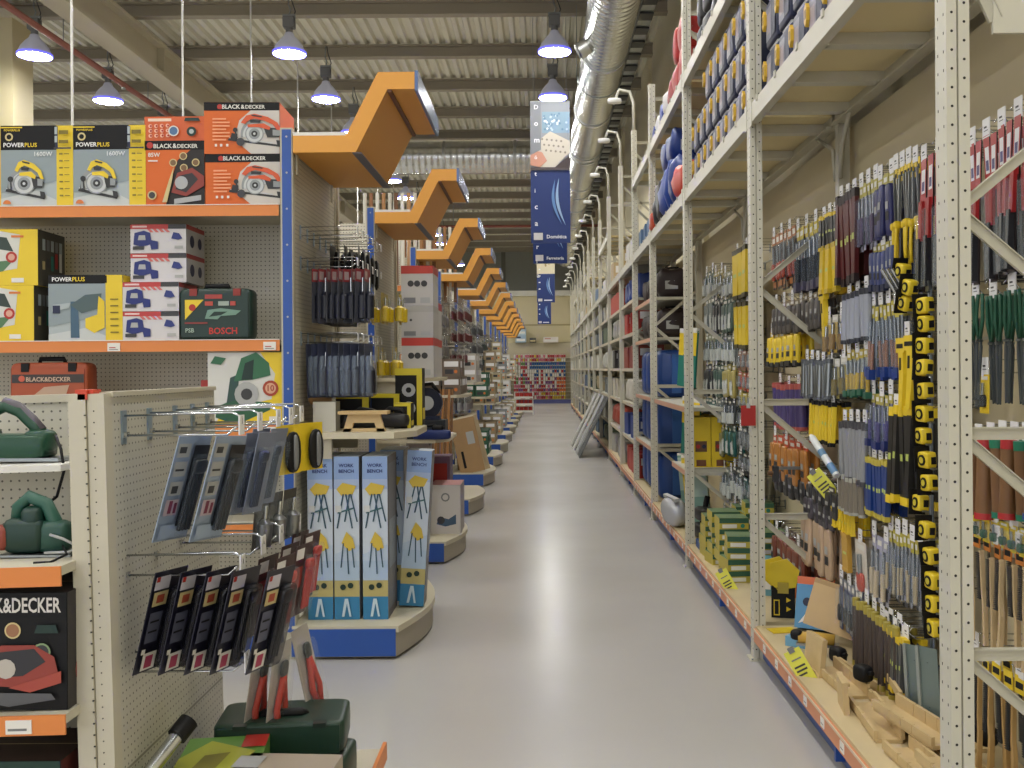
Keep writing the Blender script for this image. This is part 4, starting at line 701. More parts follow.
rows_on_end(6, (2.2, 1.9), .24, packc[3], mat('#3a4a4c', .4), 'dark-handled hanging pack on the sixth aisle end', 4, 2)
rows_on_end(8, (2.3, 2.0), .24, packc[0], DGREY, 'dark-handled hanging pack on the eighth aisle end', 4, 2)
rows_on_end(10, (2.2, 1.8), .24, packc[2], mat('#9a8f80', .4), 'pale hanging pack on the tenth aisle end', 3, 2)
for k, z in ((3, 1.32), (4, 1.42), (5, 1.15), (6, 1.55), (6, .95), (7, 1.8), (7, 1.2), (8, 1.5), (9, 1.6), (9, .9), (10, 1.3), (11, 1.5), (12, 1.4)): end_shelf(k, z)
# moulding strips standing behind the second sign
strips = []
for i, c in enumerate(['#cfcbbf', '#8b5a32', '#d9d6cc', '#a87848', '#c9c5b8', '#6d4526', '#e0ddd2', '#b98a58', '#cfcbbf', '#9a6a3c', '#d9d6cc', '#7a5230']):
    if i not in (0,): pass
    kk = Kit('moulding_strip', 'moulding', M().prism([(0, 0), (.04, 0), (.04, .012), (.03, .02), (.01, .02), (0, .012)], lambda a, b_, d: (a, -b_, d), 0, 1.05, mat(c, .5)))
    kk.at((-2.0+.07*i, 11.2, 2.532), 'thin %s moulding strip standing upright behind the second orange sign' % ('brown' if i in (1, 3, 5, 7, 9, 11) else 'white'), '%s moulding strips behind the second sign' % ('brown' if i % 2 else 'white'), (0, 0, 0))
    kk.at((-2.0+.07*i, 13.9, 2.532), 'thin %s moulding strip standing upright behind the third orange sign' % ('brown' if i % 2 else 'white'), '%s moulding strips behind the third sign' % ('brown' if i % 2 else 'white'))
# wood battens on end 3, leaning panels on end 3/4
bt = Kit('wooden_batten', 'batten', M().box(-.014, .014, -.014, .014, 0, 1.2, mat('#a9733f', .6, noise=.15))); bt2 = Kit('wooden_batten', 'batten', M().box(-.014, .014, -.014, .014, 0, 1.2, mat('#7d5631', .6, noise=.15)))
for i in range(8): (bt, bt2)[i % 2].at((-1.28+.034*i, 11.02+.01*(i % 3), .187), '%s wooden batten standing upright on the third aisle end' % ('light' if i % 2 == 0 else 'dark'), '%s battens on the third aisle end' % ('light' if i % 2 == 0 else 'dark'), (0, R(2), 0))
PLY = mat('#a98558', .6, noise=.1); PLY2 = mat('#c7b28a', .6, noise=.08)
def lean_board(w, h, th, c): 
    m = M(); m.box(-w/2, w/2, 0, th, 0, h, c); f = Face(m, (-w/2, 0, 0), (w, 0, 0), (0, 0, h)); return m, f
for i, (x, y, w, h, c, rot, lb) in enumerate(((-.97, 13.72, .34, .78, PLY, -12, 'brown leaning board with white label on the fourth aisle end'), (-.89, 13.95, .3, .8, PLY2, -14, 'pale leaning board behind the brown one on the fourth aisle end'), (-1.06, 14.1, .3, .8, mat('#8c6a42', .6), -5, 'dark brown board at the back of the fourth aisle end'))):
    m, f = lean_board(w, h, .02, c); f.rect(.55, .5, .85, .72, LGREY) if i == 0 else None; f.rect(.2, .1, .3, .4, BLACK) if i == 0 else None
    e = M(); e.box(-w/2, w/2, -.001, .0, h*.97, h, mat('#d8cdb0', .5))
    Kit('timber_board', 'board', m, [('edge_strip', e)]).at((x, y, .187), lb, 'boards leaning on the fourth aisle end', (0, R(rot), pi/2-R(90)+R(4)))
cols = {4: ('#b0aca2', 'grey'), 5: ('#2a5c44', 'green'), 6: ('#9c8a6a', 'tan'), 7: ('#b8aa88', 'beige'), 8: ('#8a8f94', 'grey'), 9: ('#d8d6d0', 'white'), 10: ('#b5a48c', 'beige'), 11: ('#c8c0a0', 'cream'), 12: ('#a8a090', 'beige'), 3: ('#6f6054', 'brown')}
zs_sh = {3: (1.322,), 4: (1.422,), 5: (1.152, .187), 6: (1.552, .952, .187), 7: (1.802, 1.202, .187), 8: (1.502, .187), 9: (1.602, .902, .187), 10: (1.302, .187), 11: (1.502, .187), 12: (1.402, .187)}
def boxed(w, d, h, c):
    m, f, r_, t = box_base(w, d, h, c, c, c); f.rect(.1, .55, .9, .85, PAPER); f.rect(.15, .15, .6, .4, DGREY); r_.rect(.1, .5, .9, .85, PAPER); f.disc(.75, .28, .1, ORANGE, 10); return m
for k, zz in zs_sh.items():
    y0 = gondola_y(k); c, cn = cols[k]; bx = Kit('goods_carton', 'box', boxed(.2, .16, .2, mat(c, .5)))
    for z in zz:
        lvl = 'base' if z < .3 else 'lower shelf' if z < 1.25 else 'upper shelf'
        for i in range(2):
            for j in range(4):
                for q in range(2 if z < .3 or (i+j) % 2 else 1):
                    bx.at((-1.24+.22*i, y0+.16+.25*j, z+.201*q), '%s boxed product on the %s of the %s aisle end' % (cn, lvl, ORD[k]), '%s boxes on the %s of the %s aisle end' % (cn, lvl, ORD[k]), (0, 0, R(rnd.uniform(-4, 4))))
# red-white wire stand near the far end
m = M()
for x in (-.32, .32):
    for y in (-.2, .2): m.cyl((x, y, 0), (x, y, .8), .012, WHITE, n=8)
sh = []
for z in (.1, .34, .58): s_ = M(); s_.box(-.33, .33, -.21, .21, z, z+.02, WHITE); s_.box(-.33, .33, -.215, -.21, z, z+.07, WHITE); sh.append(('basket_shelf', s_))
Kit('wire_stand', 'display stand', m, sh).at((-.68, 35, 0), 'small white wire stand with red tins near the far end of the aisle')
tin = Kit('paint_tin', 'tin', M().cyl((0, 0, 0), (0, 0, .17), .07, mat('#b8302a', .4), n=14), [('lid', M().cyl((0, 0, .17), (0, 0, .178), .066, LGREY, n=14))])
for z in (.121, .361, .601):
    for i in range(4): tin.at((-.9+.15*i, 34.92, z), 'red paint tin on the small white wire stand', 'red tins on the wire stand')
# ================================================================ FAR END DISPLAY
r = put('wall_display', None); tag(r, 'wide cream wall display of coloured cans at the far end of the aisle', 'shelving')
m = M(); m.box(-3.4, 1.95, 47.1, 47.16, 0, 2.84, mat('#b3a98e', .6)); put('back_panel', m.mesh('b'), r)
m = M(); m.box(-3.4, 1.95, 46.5, 47.1, 0, .16, mat('#4b4f86', .5)); put('plinth', m.mesh('b'), r)
ZR = [.2+.176*i for i in range(12)]
for z in ZR: m = M(); m.box(-3.4, 1.95, 46.85, 47.1, z-.02, z, CREAM2); put('shelf', m.mesh('b'), r)
cc = {'red': '#b03038', 'blue': '#2a5f98', 'yellow': '#c9ab2a', 'purple': '#7d4a86', 'orange': '#d06a30', 'white': '#d8d4cc', 'green': '#5f8f4a', 'pink': '#c86a84'}
ck = {n: Kit('spray_can', 'can', M().cyl((0, 0, 0), (0, 0, .13), .046, mat(c, .4), n=8).cyl((0, 0, .13), (0, 0, .148), .034, WHITE, n=8)) for n, c in cc.items()}
for a, z in enumerate(ZR):
    for i in range(23):
        x = -1.32+.106*i; t_ = i/23; q = rnd.random()
        if 8 <= a <= 9 and t_ > .3: n = 'blue' if q < .8 else 'purple'
        elif a >= 10: n = 'red' if q < .55 and t_ > .3 else rnd.choice(['white', 'yellow', 'pink'])
        elif a < 2: n = 'yellow' if t_ > .5 and q < .7 else rnd.choice(['red', 'pink', 'white'])
        elif a in (6, 7): n = rnd.choice(['white', 'red', 'white', 'blue'])
        elif t_ > .8: n = rnd.choice(['orange', 'red'])
        else: n = rnd.choice(['red', 'purple', 'pink', 'white', 'red', 'green' if t_ < .2 else 'purple'])
        ck[n].at((x, 46.93, z), '%s can on the %s shelf up of the far end display' % (n, ORD[a+1]), '%s cans on the %s shelf of the far display' % (n, ORD[a+1]))
for i, (u, v, w, h, c, lb) in enumerate(((521, 342, .5, .35, '#8fa9bc', 'pale blue carton on top of the far display, lower one at the left'), (521, 334, .5, .33, '#9fb6c6', 'pale blue carton stacked on the other on the far display'), (533, 342, .3, .22, '#4a4a44', 'dark round basket on top of the far display'), (551, 342, .7, .25, '#d8d0cc', 'white and pink pack on top of the far display'))):
    m, f, r_, t = box_base(w, .3, h, mat(c, .5), mat(c, .5)); f.rect(.1, .2, .9, .5, WHITE if i != 2 else SAND); f.rect(.1, .6, .5, .8, PINK if i == 3 else NAVY)
    Kit('storage_carton', 'box', m).at((XY(u, 46.8), 46.8, 2.845+(.352 if i == 1 else 0)), lb)
# ================================================================ RIGHT: PICKING RACK
YC = [2.85, 5.5, 8.05, 10.6, 12.65, 14.85, 17.5, 20.3, 22.9, 25.5, 28.1, 30.7, 33.3, 35.9, 38.5, 41.1]
X0, X1 = 1.14, 1.70; RC = mat('#c6c3b4', .42); RC2 = mat('#b9b5a4', .45); DECK = mat('#dccb9a', .75, noise=.06, nscale=3.); ZD, ZD2, ZTOP = 2.93, 3.86, 4.6
PANEL = mat('#cdc09c', .7, noise=.04, nscale=2)
def upright(x, holes):
    m = M(); s = .032
    m.box(x, x+.028, -.04, .04, 0, ZTOP, RC); m.box(x+.034, x+.065, -.04, .04, 0, ZTOP, RC); m.box(x+.02, x+.045, -.03, .04, 0, ZTOP, RC2); m.box(x+.0, x+.065, -.035, .035, ZTOP, ZTOP+.003, RC)
    m.box(x-.02, x+.085, -.06, .06, 0, .006, RC2); m.cyl((x-.01, -.05, .006), (x-.01, -.05, .014), .006, STEEL, n=8); m.cyl((x+.075, -.05, .006), (x+.075, -.05, .014), .006, STEEL, n=8)
    if holes:
        for i in range(86):
            z = .06+.0528*i
            for dx, dz in ((.015, 0), (.05, .026)): m.add([(x+dx+.0042*cos(a), -.0405, z+dz+.0042*sin(a)) for a in [pi*2*j/8 for j in range(8)]], [tuple(range(8))], HOLE)
            for dy in (-.02, .02): m.box(x-.0006, x, dy-.002, dy+.002, z-.004, z+.004, HOLE)
    return m
def bar(m, a, b_, w=.03, t=.012):
    a = Vector(a); b_ = Vector(b_); d = (b_-a); L = d.length; d.normalize(); n = Vector((0, 1, 0)); s = d.cross(n)*w/2
    vs = [p+q+n*k for p in (a, b_) for q in (s, -s) for k in (-t/2, t/2)]
    m.add(vs, [(0, 1, 3, 2), (4, 6, 7, 5), (0, 4, 5, 1), (2, 3, 7, 6), (0, 2, 6, 4), (1, 5, 7, 3)], RC2)
    m.add([p+q+n*(-t/2-.012) for p in (a, b_) for q in (s, s*.8)]+[p+q+n*(-t/2) for p in (a, b_) for q in (s, s*.8)], [(0, 1, 3, 2), (0, 2, 6, 4), (1, 5, 7, 3)], RC2)
up1, up1s, up2 = upright(X0, True), upright(X0, False), M()
up2.box(X1-.075, X1-.045, -.03, .03, 0, ZTOP, RC2); up2.box(X1-.045, X1-.01, -.02, .02, 0, ZTOP, RC2)
brs = []
xa, xb = X0+.06, X1-.06
for z in (.782, 1.408, 2.04): m = M(); bar(m, (xa, -.01, z-.02), (xb, -.01, z-.40)); brs.append(('diagonal_brace', m))
for z in (.782, 1.408, .12): m = M(); bar(m, (xa, -.015, z), (xb, -.015, z), .036); m.cyl((xa+.0, -.03, z), (xa, -.022, z), .007, STEEL, n=8); brs.append(('horizontal_brace', m))
m = M(); bar(m, (xa, -.01, 2.06), (xb, -.01, 2.42)); m.cyl((xa, -.03, 2.04), (xa, -.02, 2.04), .007, STEEL, n=8); brs.append(('diagonal_brace', m))
m = M(); bar(m, (xa-.01, -.01, 2.80), (xa+.09, -.01, 2.58), .035); m.box(xa+.08, xb, -.025, -.012, 2.54, 2.64, RC); plate = [('horizontal_brace', m)]
for z in (3.2, 3.9): m = M(); bar(m, (xa, -.01, z+.4), (xb, -.01, z)); brs.append(('diagonal_brace', m))
for z in (4.05, 4.45): m = M(); bar(m, (xa, -.01, z), (xb, -.01, z), .036); brs.append(('horizontal_brace', m))
fk = Kit('storage_rack', 'storage rack', None, [('front_upright', up1), ('rear_upright', up2)]+brs)
fk0 = Kit('storage_rack', 'storage rack', None, [('front_upright', up1), ('rear_upright', up2)]+brs+plate)
fks = Kit('storage_rack', 'storage rack', None, [('front_upright', up1s), ('rear_upright', up2)]+brs)
for i, y in enumerate(YC):
    lb = ['nearest cream rack frame with perforated upright, rightmost in the picture', 'second cream rack frame from the camera, beside the yellow shelf tag', 'third cream rack frame, in front of the yellow boxes'][i] if i < 3 else 'cream rack frame %s from the camera along the right wall' % ORD[i+1]
    (fk0 if i == 0 else fk if i < 5 else fks).at((0, y, 0), lb, 'cream rack frames along the right of the aisle')
TAGY = mat('#e2e04a', .5)
for i in range(len(YC)-1):
    a, b_ = YC[i]+.04, YC[i+1]-.04
    for lv, z in ((0, ZD), (1, ZD2)):
        if lv == 1 and i >= 3 and i % 3: continue
        r = put('rack_deck', None); tag(r, 'cream overhead rack level with beige panels, %s level of the %s bay' % (('lower', 'upper')[lv], ORD[i+1]), 'rack shelf', 'overhead rack levels')
        m = M(); m.box(X0, X0+.045, a, b_, z, z+.1, RC); m.box(X0-.004, X0+.0, a, a+.05, z-.02, z+.12, RC); m.box(X0-.004, X0, b_-.05, b_, z-.02, z+.12, RC)
        for q in range(6): yy = a+.3+(b_-a-.5)*q/5; m.box(X0-.006, X0+.0, yy, yy+.03, z+.08, z+.112, RC2)
        put('front_beam', m.mesh('b'), r)
        m = M(); m.box(X1-.09, X1-.045, a, b_, z, z+.1, RC2); m.box(X1-.12, X1-.09, a, b_, z-.012, z+.0, RC2); put('rear_beam', m.mesh('b'), r)
        m = M(); m.box(X0+.045, X1-.045, a, b_, z+.055, z+.073, DECK); put('deck_panel', m.mesh('b'), r)
        n = max(3, int((b_-a)/.5)); m = None
        for q in range(n): yy = a+.2+(b_-a-.4)*q/(n-1); m = M(); m.box(X0+.045, X1-.09, yy-.036, yy+.036, z+.005, z+.054, RC); m.box(X0+.045, X0+.06, yy-.012, yy+.012, z+.005, z+.04, RC); put('cross_bar', m.mesh('b'), r)
        for yy, sg in ((a, 1), (b_, -1)): put('corner_bracket', M().tube([(X1-.07, yy, z-.30), (X1-.07, yy+sg*.05, z-.12), (X1-.1, yy+sg*.28, z)], .012, RC2).mesh('b'), r)
    r = put('rack_base_shelf', None); tag(r, 'pale wooden bottom shelf with orange price strip and blue kick plate, %s bay' % ORD[i+1], 'rack shelf', 'bottom rack shelves')
    m = M(); m.box(X0+.01, X1-.02, a, b_, .165, .19, mat('#c9b68c', .6, noise=.08, nscale=5)); put('shelf_board', m.mesh('b'), r)
    s_ = M(); s_.box(X0+.0, X0+.012, a, b_, .105, .175, mat('#d58a60', .45)); s_.box(X0-.004, X0, a, b_, .165, .176, mat('#d9c4a8', .5)); ps = put('price_strip', s_.mesh('b'), r)
    yy = a+.12
    while yy < b_-.1 and i < 4: m = M(); m.box(X0-.003, X0+.0, yy, yy+.05, .117, .157, TICK); m.box(X0-.0035, X0-.003, yy+.008, yy+.042, .13, .134, GREY); put('price_ticket', m.mesh('b'), ps); yy += .27
    m = M(); m.box(X0+.05, X0+.06, a, b_, .01, .15, mat('#39538f', .45)); m.box(X0+.012, X0+.05, (a+b_)/2-.2, (a+b_)/2-.18, .03, .16, SB); put('kick_plate', m.mesh('b'), r)
    m = M(); m.box(X1+.02, X1+.04, a-.04, b_+.04, .0, ZD+.0, PANEL)
    for z in (.9, 1.7, 2.4): m.box(X1+.015, X1+.02, a-.04, b_+.04, z, z+.012, RC2)
    p = put('back_panel', m.mesh('b')); tag(p, 'beige back panel behind the goods of the %s rack bay' % ORD[i+1], 'panel', 'beige back panels of the rack'); 
def ytag(u, v, X, lb, rx=25):
    Y = YX(u, X); m = M(); m.box(-.001, .001, -.036, .036, -.14, 0, TAGY)
    f = Face(m, (-.0012, .036, -.14), (0, -.072, 0), (0, 0, .14)); f.lines(.15, .25, .85, .6, 3, DGREY); f.rect(.2, .7, .8, .74, GREY)
    Kit('price_tag', 'price tag', m, [('clip', M().box(-.004, .004, -.012, .012, -.012, .012, GREY))]).at((X, Y, ZY(v, Y)), lb, 'yellow price tags', (Matrix.Rotation(R(62), 3, 'Z') @ Matrix.Rotation(R(rx), 3, 'X')).to_euler(), 1.15)
ytag(789, 652, X0-.012, 'yellow price tag on the orange strip in front of the wooden mitre boxes', -32); ytag(719, 572, X0-.012, 'yellow price tag on the orange strip beside the third rack frame', -32); ytag(812, 474, 1.40, 'yellow price tag hanging among the hooks at waist height', -40)
m = M(); m.box(-.04, .04, -.001, .001, -.11, 0, mat('#a81f1c', .5)); Kit('red_card', 'card', m, [('tape', M().box(-.01, .01, -.003, -.001, -.015, .01, LGREY))]).at((XY(748, 5.44), 5.44, ZY(407, 5.44)), 'small red card stuck on the second rack frame')
# ---------------------------------------------------------------- hanging goods on the right wall
XP = 1.47                                      # plane of the hook tips
hkR = M(); hkR.tube([(0, 0, 0), (0, -.22, 0), (0, -.235, .015)], .0026, CHROME); hkR.tube([(0, 0, .04), (0, -.235, .045), (0, -.245, .03)], .0024, CHROME)
tkR = M(); tkR.box(-.026, .026, -.249, -.246, -.012, .052, PAPER); tkR.box(-.014, .014, -.2495, -.249, .01, .013, GREY); tkR.box(-.014, .006, -.2495, -.249, .02, .026, DGREY)
mpR = M(); mpR.box(-.012, .012, -.004, .0, -.015, .05, STEEL)
HR = Kit('display_hook', 'hook', hkR, [('price_ticket', tkR), ('mounting_plate', mpR)]); HR2 = Kit('wire_hook', 'hook', hkR, [('mounting_plate', mpR)])
def grip_tool(w, h, header, blade, handle):     # long tool on a card: blade above, handle below
    m = M(); m.box(-w*.45, w*.45, 0, .002, -h*.16, 0, header); f = Face(m, (-w*.45, 0, -h*.16), (w*.9, 0, 0), (0, 0, h*.16)); f.rect(.1, .3, .9, .6, BLACK if header is YEL else WHITE)
    m.box(-w*.3, w*.3, 0, .002, -h*.95, -h*.16, mat('#22242a', .4))
    bl = M(); bl.prism([(-w*.22, -h*.1), (w*.1, -h*.1), (w*.16, -h*.6), (-w*.1, -h*.6)], lambda a, b_, d: (a, d, b_), -.012, -.004, blade)
    hd = M(); hd.tube([(0, -.014, -h*.58), (w*.05, -.018, -h*.68), (-w*.05, -.018, -h*.85), (w*.06, -.016, -h*.98)], w*.24, handle, 8); hd.sell((0, -.014, -h*.6), (w*.34, .016, h*.04), handle, .6)
    return Kit('hand_saw', 'hand tool', m, [('blade', bl), ('handle', hd)])
def bar_tool(w, h, body, end, th=.022, name='spirit_level', cat='hand tool'):
    m = M(); m.box(-w/2, w/2, -th, 0, -h, 0, body); e = M(); e.box(-w/2-.002, w/2+.002, -th-.002, .001, -h*.09, .002, end); e2 = M(); e2.box(-w/2-.002, w/2+.002, -th-.002, .001, -h-.002, -h*.92, end)
    v_ = M(); v_.box(-w*.3, w*.3, -th-.001, -th+.001, -h*.55, -h*.48, mat('#b8c860', .3))
    return Kit(name, cat, m, [('end_cap', e), ('end_cap', e2), ('vial_window', v_)])
def pouch(w, h, body, header, base=None, name='tool_pouch', blister_=False, acc=None):
    m = M(); m.box(-w/2, w/2, 0, .0025, -h*.2, 0, header); f = Face(m, (-w/2, 0, -h*.2), (w, 0, 0), (0, 0, h*.2)); f.rect(.15, .3, .85, .7, WHITE if header is not PAPER else BLUEP)
    b_ = M(); ps = []
    if blister_:
        m.box(-w*.46, w*.46, 0, .002, -h, -h*.2, body); f2 = Face(m, (-w*.46, 0, -h), (w*.92, 0, 0), (0, 0, h*.8)); f2.rect(0, 0, .45, 1, DGREY).rect(.5, .1, .95, .35, mat('#33333c', .5))
        b_.sell((0, -.016, -h*.58), (w*.42, .018, h*.36), CLEARB, .3, .3, 12, 8); ps = [('clear_cover', b_)]
    else: b_.sell((0, -.010, -h*.6), (w*.48, .014, h*.42), body, .3, .3, 14, 8); ps = [('body', b_)]; f2 = Face(b_, (-w*.3, -.0245, -h*.8), (w*.6, 0, 0), (0, 0, h*.35)); f2.rect(0, .1, 1, .5, mat('#24242a', .5)).rect(.1, .6, .9, .95, LGREY)
    if base: q = M(); q.box(-w*.45, w*.45, -.03, 0, -h*1.02, -h*.88, base); ps.append(('bottom_band', q))
    if acc: q = M(); q.cyl((0, -.012, -h*.92), (0, -.012, -h*.52), w*.2, acc, n=8); q.cyl((0, -.012, -h*.52), (0, -.012, -h*.25), w*.08, CHROME, n=6); ps.append(('tool', q))
    return Kit(name, 'hanging pack', m, ps)
def tubes(w, h, body, cap, name='tool_tube'):
    m = M(); m.cyl((0, -.015, -h), (0, -.015, -h*.1), w*.4, body, n=10); c1 = M(); c1.cyl((0, -.015, -h*.12), (0, -.015, 0), w*.42, cap, n=10); c2 = M(); c2.cyl((0, -.015, -h*1.02), (0, -.015, -h*.94), w*.43, cap, n=10)
    return Kit(name, 'tool tube', m, [('top_cap', c1), ('bottom_cap', c2)])
def shears(w, h, handle, blade):
    m = M(); 
    for s in (-1, 1): m.prism([(s*w*.04, -h*.4), (s*w*.25, -h*.5), (s*w*.06, -h), (-s*w*.05, -h*.98)], lambda a, b_, d: (a, d, b_), -.012 if s > 0 else -.018, -.006 if s > 0 else -.012, blade)
    ps = []
    for s in (-1, 1): q = M(); q.tube([(s*w*.1, -.012, -h*.42), (s*w*.38, -.014, -h*.25), (s*w*.3, -.014, -h*.06), (s*w*.22, -.014, 0)], w*.12, handle, 8); ps.append(('handle', q))
    q = M(); q.cyl((0, -.024, -h*.44), (0, -.0, -h*.44), w*.08, STEEL, n=10); ps.append(('pivot', q))
    return Kit('garden_shears', 'shears', m, ps)
def brush(w, h, wood, bristle, card):
    m = M(); m.prism([(-w*.1, -h), (w*.14, -h), (w*.2, -h*.62), (w*.05, -h*.5), (w*.0, -h*.14), (-w*.2, -h*.14), (-w*.14, -h*.5), (-w*.02, -h*.62)], lambda a, b_, d: (a, d, b_), -.022, -.008, wood)
    b_ = M()
    for i in range(24): z = -h*.16-h*.018*i; b_.box(-w*.5, -w*.12, -.026, -.006, z-.003, z, bristle)
    c = M(); c.box(-w*.4, w*.4, 0, .003, -h*.14, 0, card); c.box(-w*.3, w*.3, -.001, 0, -h*.1, -h*.05, BLACK)
    return Kit('wire_brush', 'brush', m, [('bristles', b_), ('card', c)])
def caulk_gun():
    m = M(); m.box(-.05, .05, -.03, 0, -.07, -.01, YEL); f = Face(m, (-.05, -.03, -.07), (.1, 0, 0), (0, 0, .06)); f.rect(.1, .3, .9, .6, BLACK)
    h_ = M(); h_.prism([(-.02, -.07), (.035, -.07), (.04, -.16), (.015, -.3), (-.025, -.3), (-.012, -.16)], lambda a, b_, d: (a, d, b_), -.03, -.004, YEL); h_.box(-.005, .015, -.0315, -.03, -.14, -.09, BLACK)
    return Kit('staple_gun', 'hand tool', m, [('handle', h_)])
def card_tool(w, h, card, top, toolm):
    m = M(); m.box(-w/2, w/2, 0, .002, -h, 0, card); f = Face(m, (-w/2, 0, -h), (w, 0, 0), (0, 0, h)); f.rect(0, .82, 1, 1, top); f.rect(.15, .86, .85, .95, WHITE); f.rect(.1, .04, .9, .14, top)
    t_ = M(); t_.sell((0, -.008, -h*.68), (w*.28, .01, h*.16), toolm, .5); t_.cyl((0, -.008, -h*.55), (0, -.008, -h*.22), w*.08, STEEL, n=6)
    c = M(); c.sell((0, -.012, -h*.52), (w*.4, .016, h*.32), CLEAR, .3)
    return Kit('carded_tool', 'hanging pack', m, [('tool', t_), ('clear_blister', c)])
def long_pack(w, h):
    m = M(); m.box(-w/2, w/2, 0, .003, -h, 0, mat('#241a1c', .4)); f = Face(m, (-w/2, 0, -h), (w, 0, 0), (0, 0, h)); f.rect(0, .62, 1, 1, mat('#b0282a', .4)).rect(.2, .74, .85, .92, PAPER).rect(.3, .76, .75, .83, PURP)
    b_ = M(); b_.box(-w*.3, w*.3, -.012, 0, -h*.62, -h*.32, mat('#a82224', .4)); t_ = M(); t_.prism([(-w*.25, -h*.6), (w*.1, -h*.6), (w*.3, -h*.98), (-w*.1, -h*.98)], lambda a, b__, d: (a, d, b__), -.02, 0, mat('#2c2c30', .35))
    c = M(); c.box(-w*.42, w*.42, -.024, -.022, -h*.98, -h*.4, CLEAR); return Kit('carded_saw', 'carded saw', m, [('red_grip', b_), ('blade_guard', t_), ('clear_cover', c)])
gi = 0
def cluster(kit, u0, u1, v0, n, label, group, deep=2, dx=.07, X=XP, hooks=True, jit=4, dz=0):
    global gi; gi += 1
    Ya, Yb = YX(u0, X), YX(u1, X)
    for i in range(n):
        Y = Ya+(Yb-Ya)*(i+.5)/n; z = ZY(v0, (Ya+Yb)/2)+dz*i+rnd.uniform(-.008, .008)
        if hooks: (HR if i % 2 == 0 else HR2).at((X1+.018, Y, z+.005), ('ticketed wire hook with %s' if i % 2 == 0 else 'plain wire hook with %s') % group, 'hooks of the %s' % group, TOR)
        for d in range(deep): kit.at((X+dx*d, Y, z), label, group, (R(rnd.uniform(-3, 3)), 0, -pi/2+R(rnd.uniform(-jit, jit))))
def wof(u0, u1, n, X=XP, k=.92): return abs(YX(u0, X)-YX(u1, X))/n*k
def hof(v0, v1, u, X=XP): return (v1-v0)/F*YX(u, X)
def cl(fn, u0, u1, v0, v1, n, label, group, **kw):
    n = max(1, round(n*(kw.pop('mul', 1.6)))) if n > 1 else 1
    X = kw.get('X', XP); cluster(fn(wof(u0, u1, n, X, .8), hof(v0, v1, (u0+u1)/2, X)), u0, u1, v0, n, label, group, **kw)
P = '#'
# --- right of the nearest upright
cl(lambda w, h: long_pack(w, h), 970, 1052, 128, 282, 6, 'long red carded saw at the top right, seen past the nearest upright', 'red carded saws at the top right')
cl(lambda w, h: shears(w, h, GREEN, mat('#5d6468', .35, .6)), 972, 1050, 296, 408, 5, 'garden shears with green handles and grey blades', 'green-handled garden shears', jit=8)
cluster(card_tool(.07, .13, YEL, YEL, BLACK), 978, 992, 376, 1, 'yellow card with black star beside the green-handled shears', 'yellow star card', deep=1)
for i, (c, cn) in enumerate((('#d8c422', 'yellow'), ('#b8282c', 'red'), ('#1d7a5c', 'green'), ('#b8282c', 'red'), ('#1d7a5c', 'green'), ('#2a4a9a', 'blue'))):
    cl(lambda w, h: tubes(w, h, mat('#7c5634', .45), mat(c, .4), 'file_handle_set'), 972+12*i, 984+12*i, 444, 522, 1, '%s-capped tool tube in the row right of the nearest upright' % cn, '%s-capped tubes right of the nearest upright' % cn)
cl(lambda w, h: card_tool(w, h, YEL, mat('#d8c422', .4), GREEN), 972, 1050, 528, 556, 5, 'yellow header card above the wire brushes', 'yellow cards above the wire brushes', deep=1)
cl(lambda w, h: brush(w, h, mat('#c7ad82', .5), mat('#3d3b3a', .5), mat('#d07a2c', .5)), 970, 1050, 548, 664, 6, 'wooden wire brush hanging below the yellow cards', 'upper wire brushes right of the nearest upright', jit=8, mul=1.1)
cl(lambda w, h: brush(w, h, mat('#b59055', .5), mat('#22262c', .5), YEL), 968, 1050, 672, 800, 6, 'dark-bristled brush with yellow card at the bottom right', 'lower dark-bristled brushes', jit=8, mul=1.1)
# --- big bay between first and second frame, top row
cl(lambda w, h: long_pack(w, h), 922, 960, 154, 292, 3, 'red-handled saw on card just left of the nearest upright', 'red-handled carded saws')
cl(lambda w, h: grip_tool(w, h, YEL, mat('#8a8f92', .3, .7), YEL), 896, 922, 166, 268, 5, 'black blade saw with yellow curved handle in the top row', 'yellow-handled saws in the top row')
cl(lambda w, h: pouch(w, h, mat('#2b2f68', .35), mat('#b5ac50', .5)), 879, 896, 178, 240, 2, 'blue pouch pack in the top row beside the yellow-handled saws', 'blue pouches in the top row')
cl(lambda w, h: pouch(w, h, LILAC, mat('#b5ac50', .5), None, 'tool_pouch', True, mat('#5c4a6a', .4)), 861, 879, 184, 252, 3, 'silvery lilac pack in the top row', 'lilac packs in the top row')
cl(lambda w, h: bar_tool(w, h, MAROON, mat('#26181a', .5)), 841, 861, 196, 286, 4, 'dark red long bar in the top row under big white tickets', 'dark red long bars', deep=3)
cl(lambda w, h: bar_tool(w, h, mat('#23262a', .4), YEL, name='hand_saw'), 824, 841, 216, 250, 4, 'black bar tool with yellow top above the yellow blocks', 'black bars above the yellow blocks')
cl(lambda w, h: bar_tool(w, h, YEL, mat('#c8a81c', .4), name='folding_rule'), 824, 841, 248, 296, 2, 'yellow folding rule below the black bar tools', 'yellow folding rules')
cluster(caulk_gun(), 818, 836, 288, 1, 'orange-yellow gun-shaped tool below the yellow folding rules', 'gun tool left of the tickets', deep=1)
cl(lambda w, h: pouch(w, h, mat('#6a7690', .3), mat('#c8b428', .5), mat('#4a4660', .5), 'carded_tool', True, mat('#22262e', .4)), 797, 824, 226, 292, 4, 'silver and dark blue pack with yellow header in the top row', 'silver packs with yellow headers')
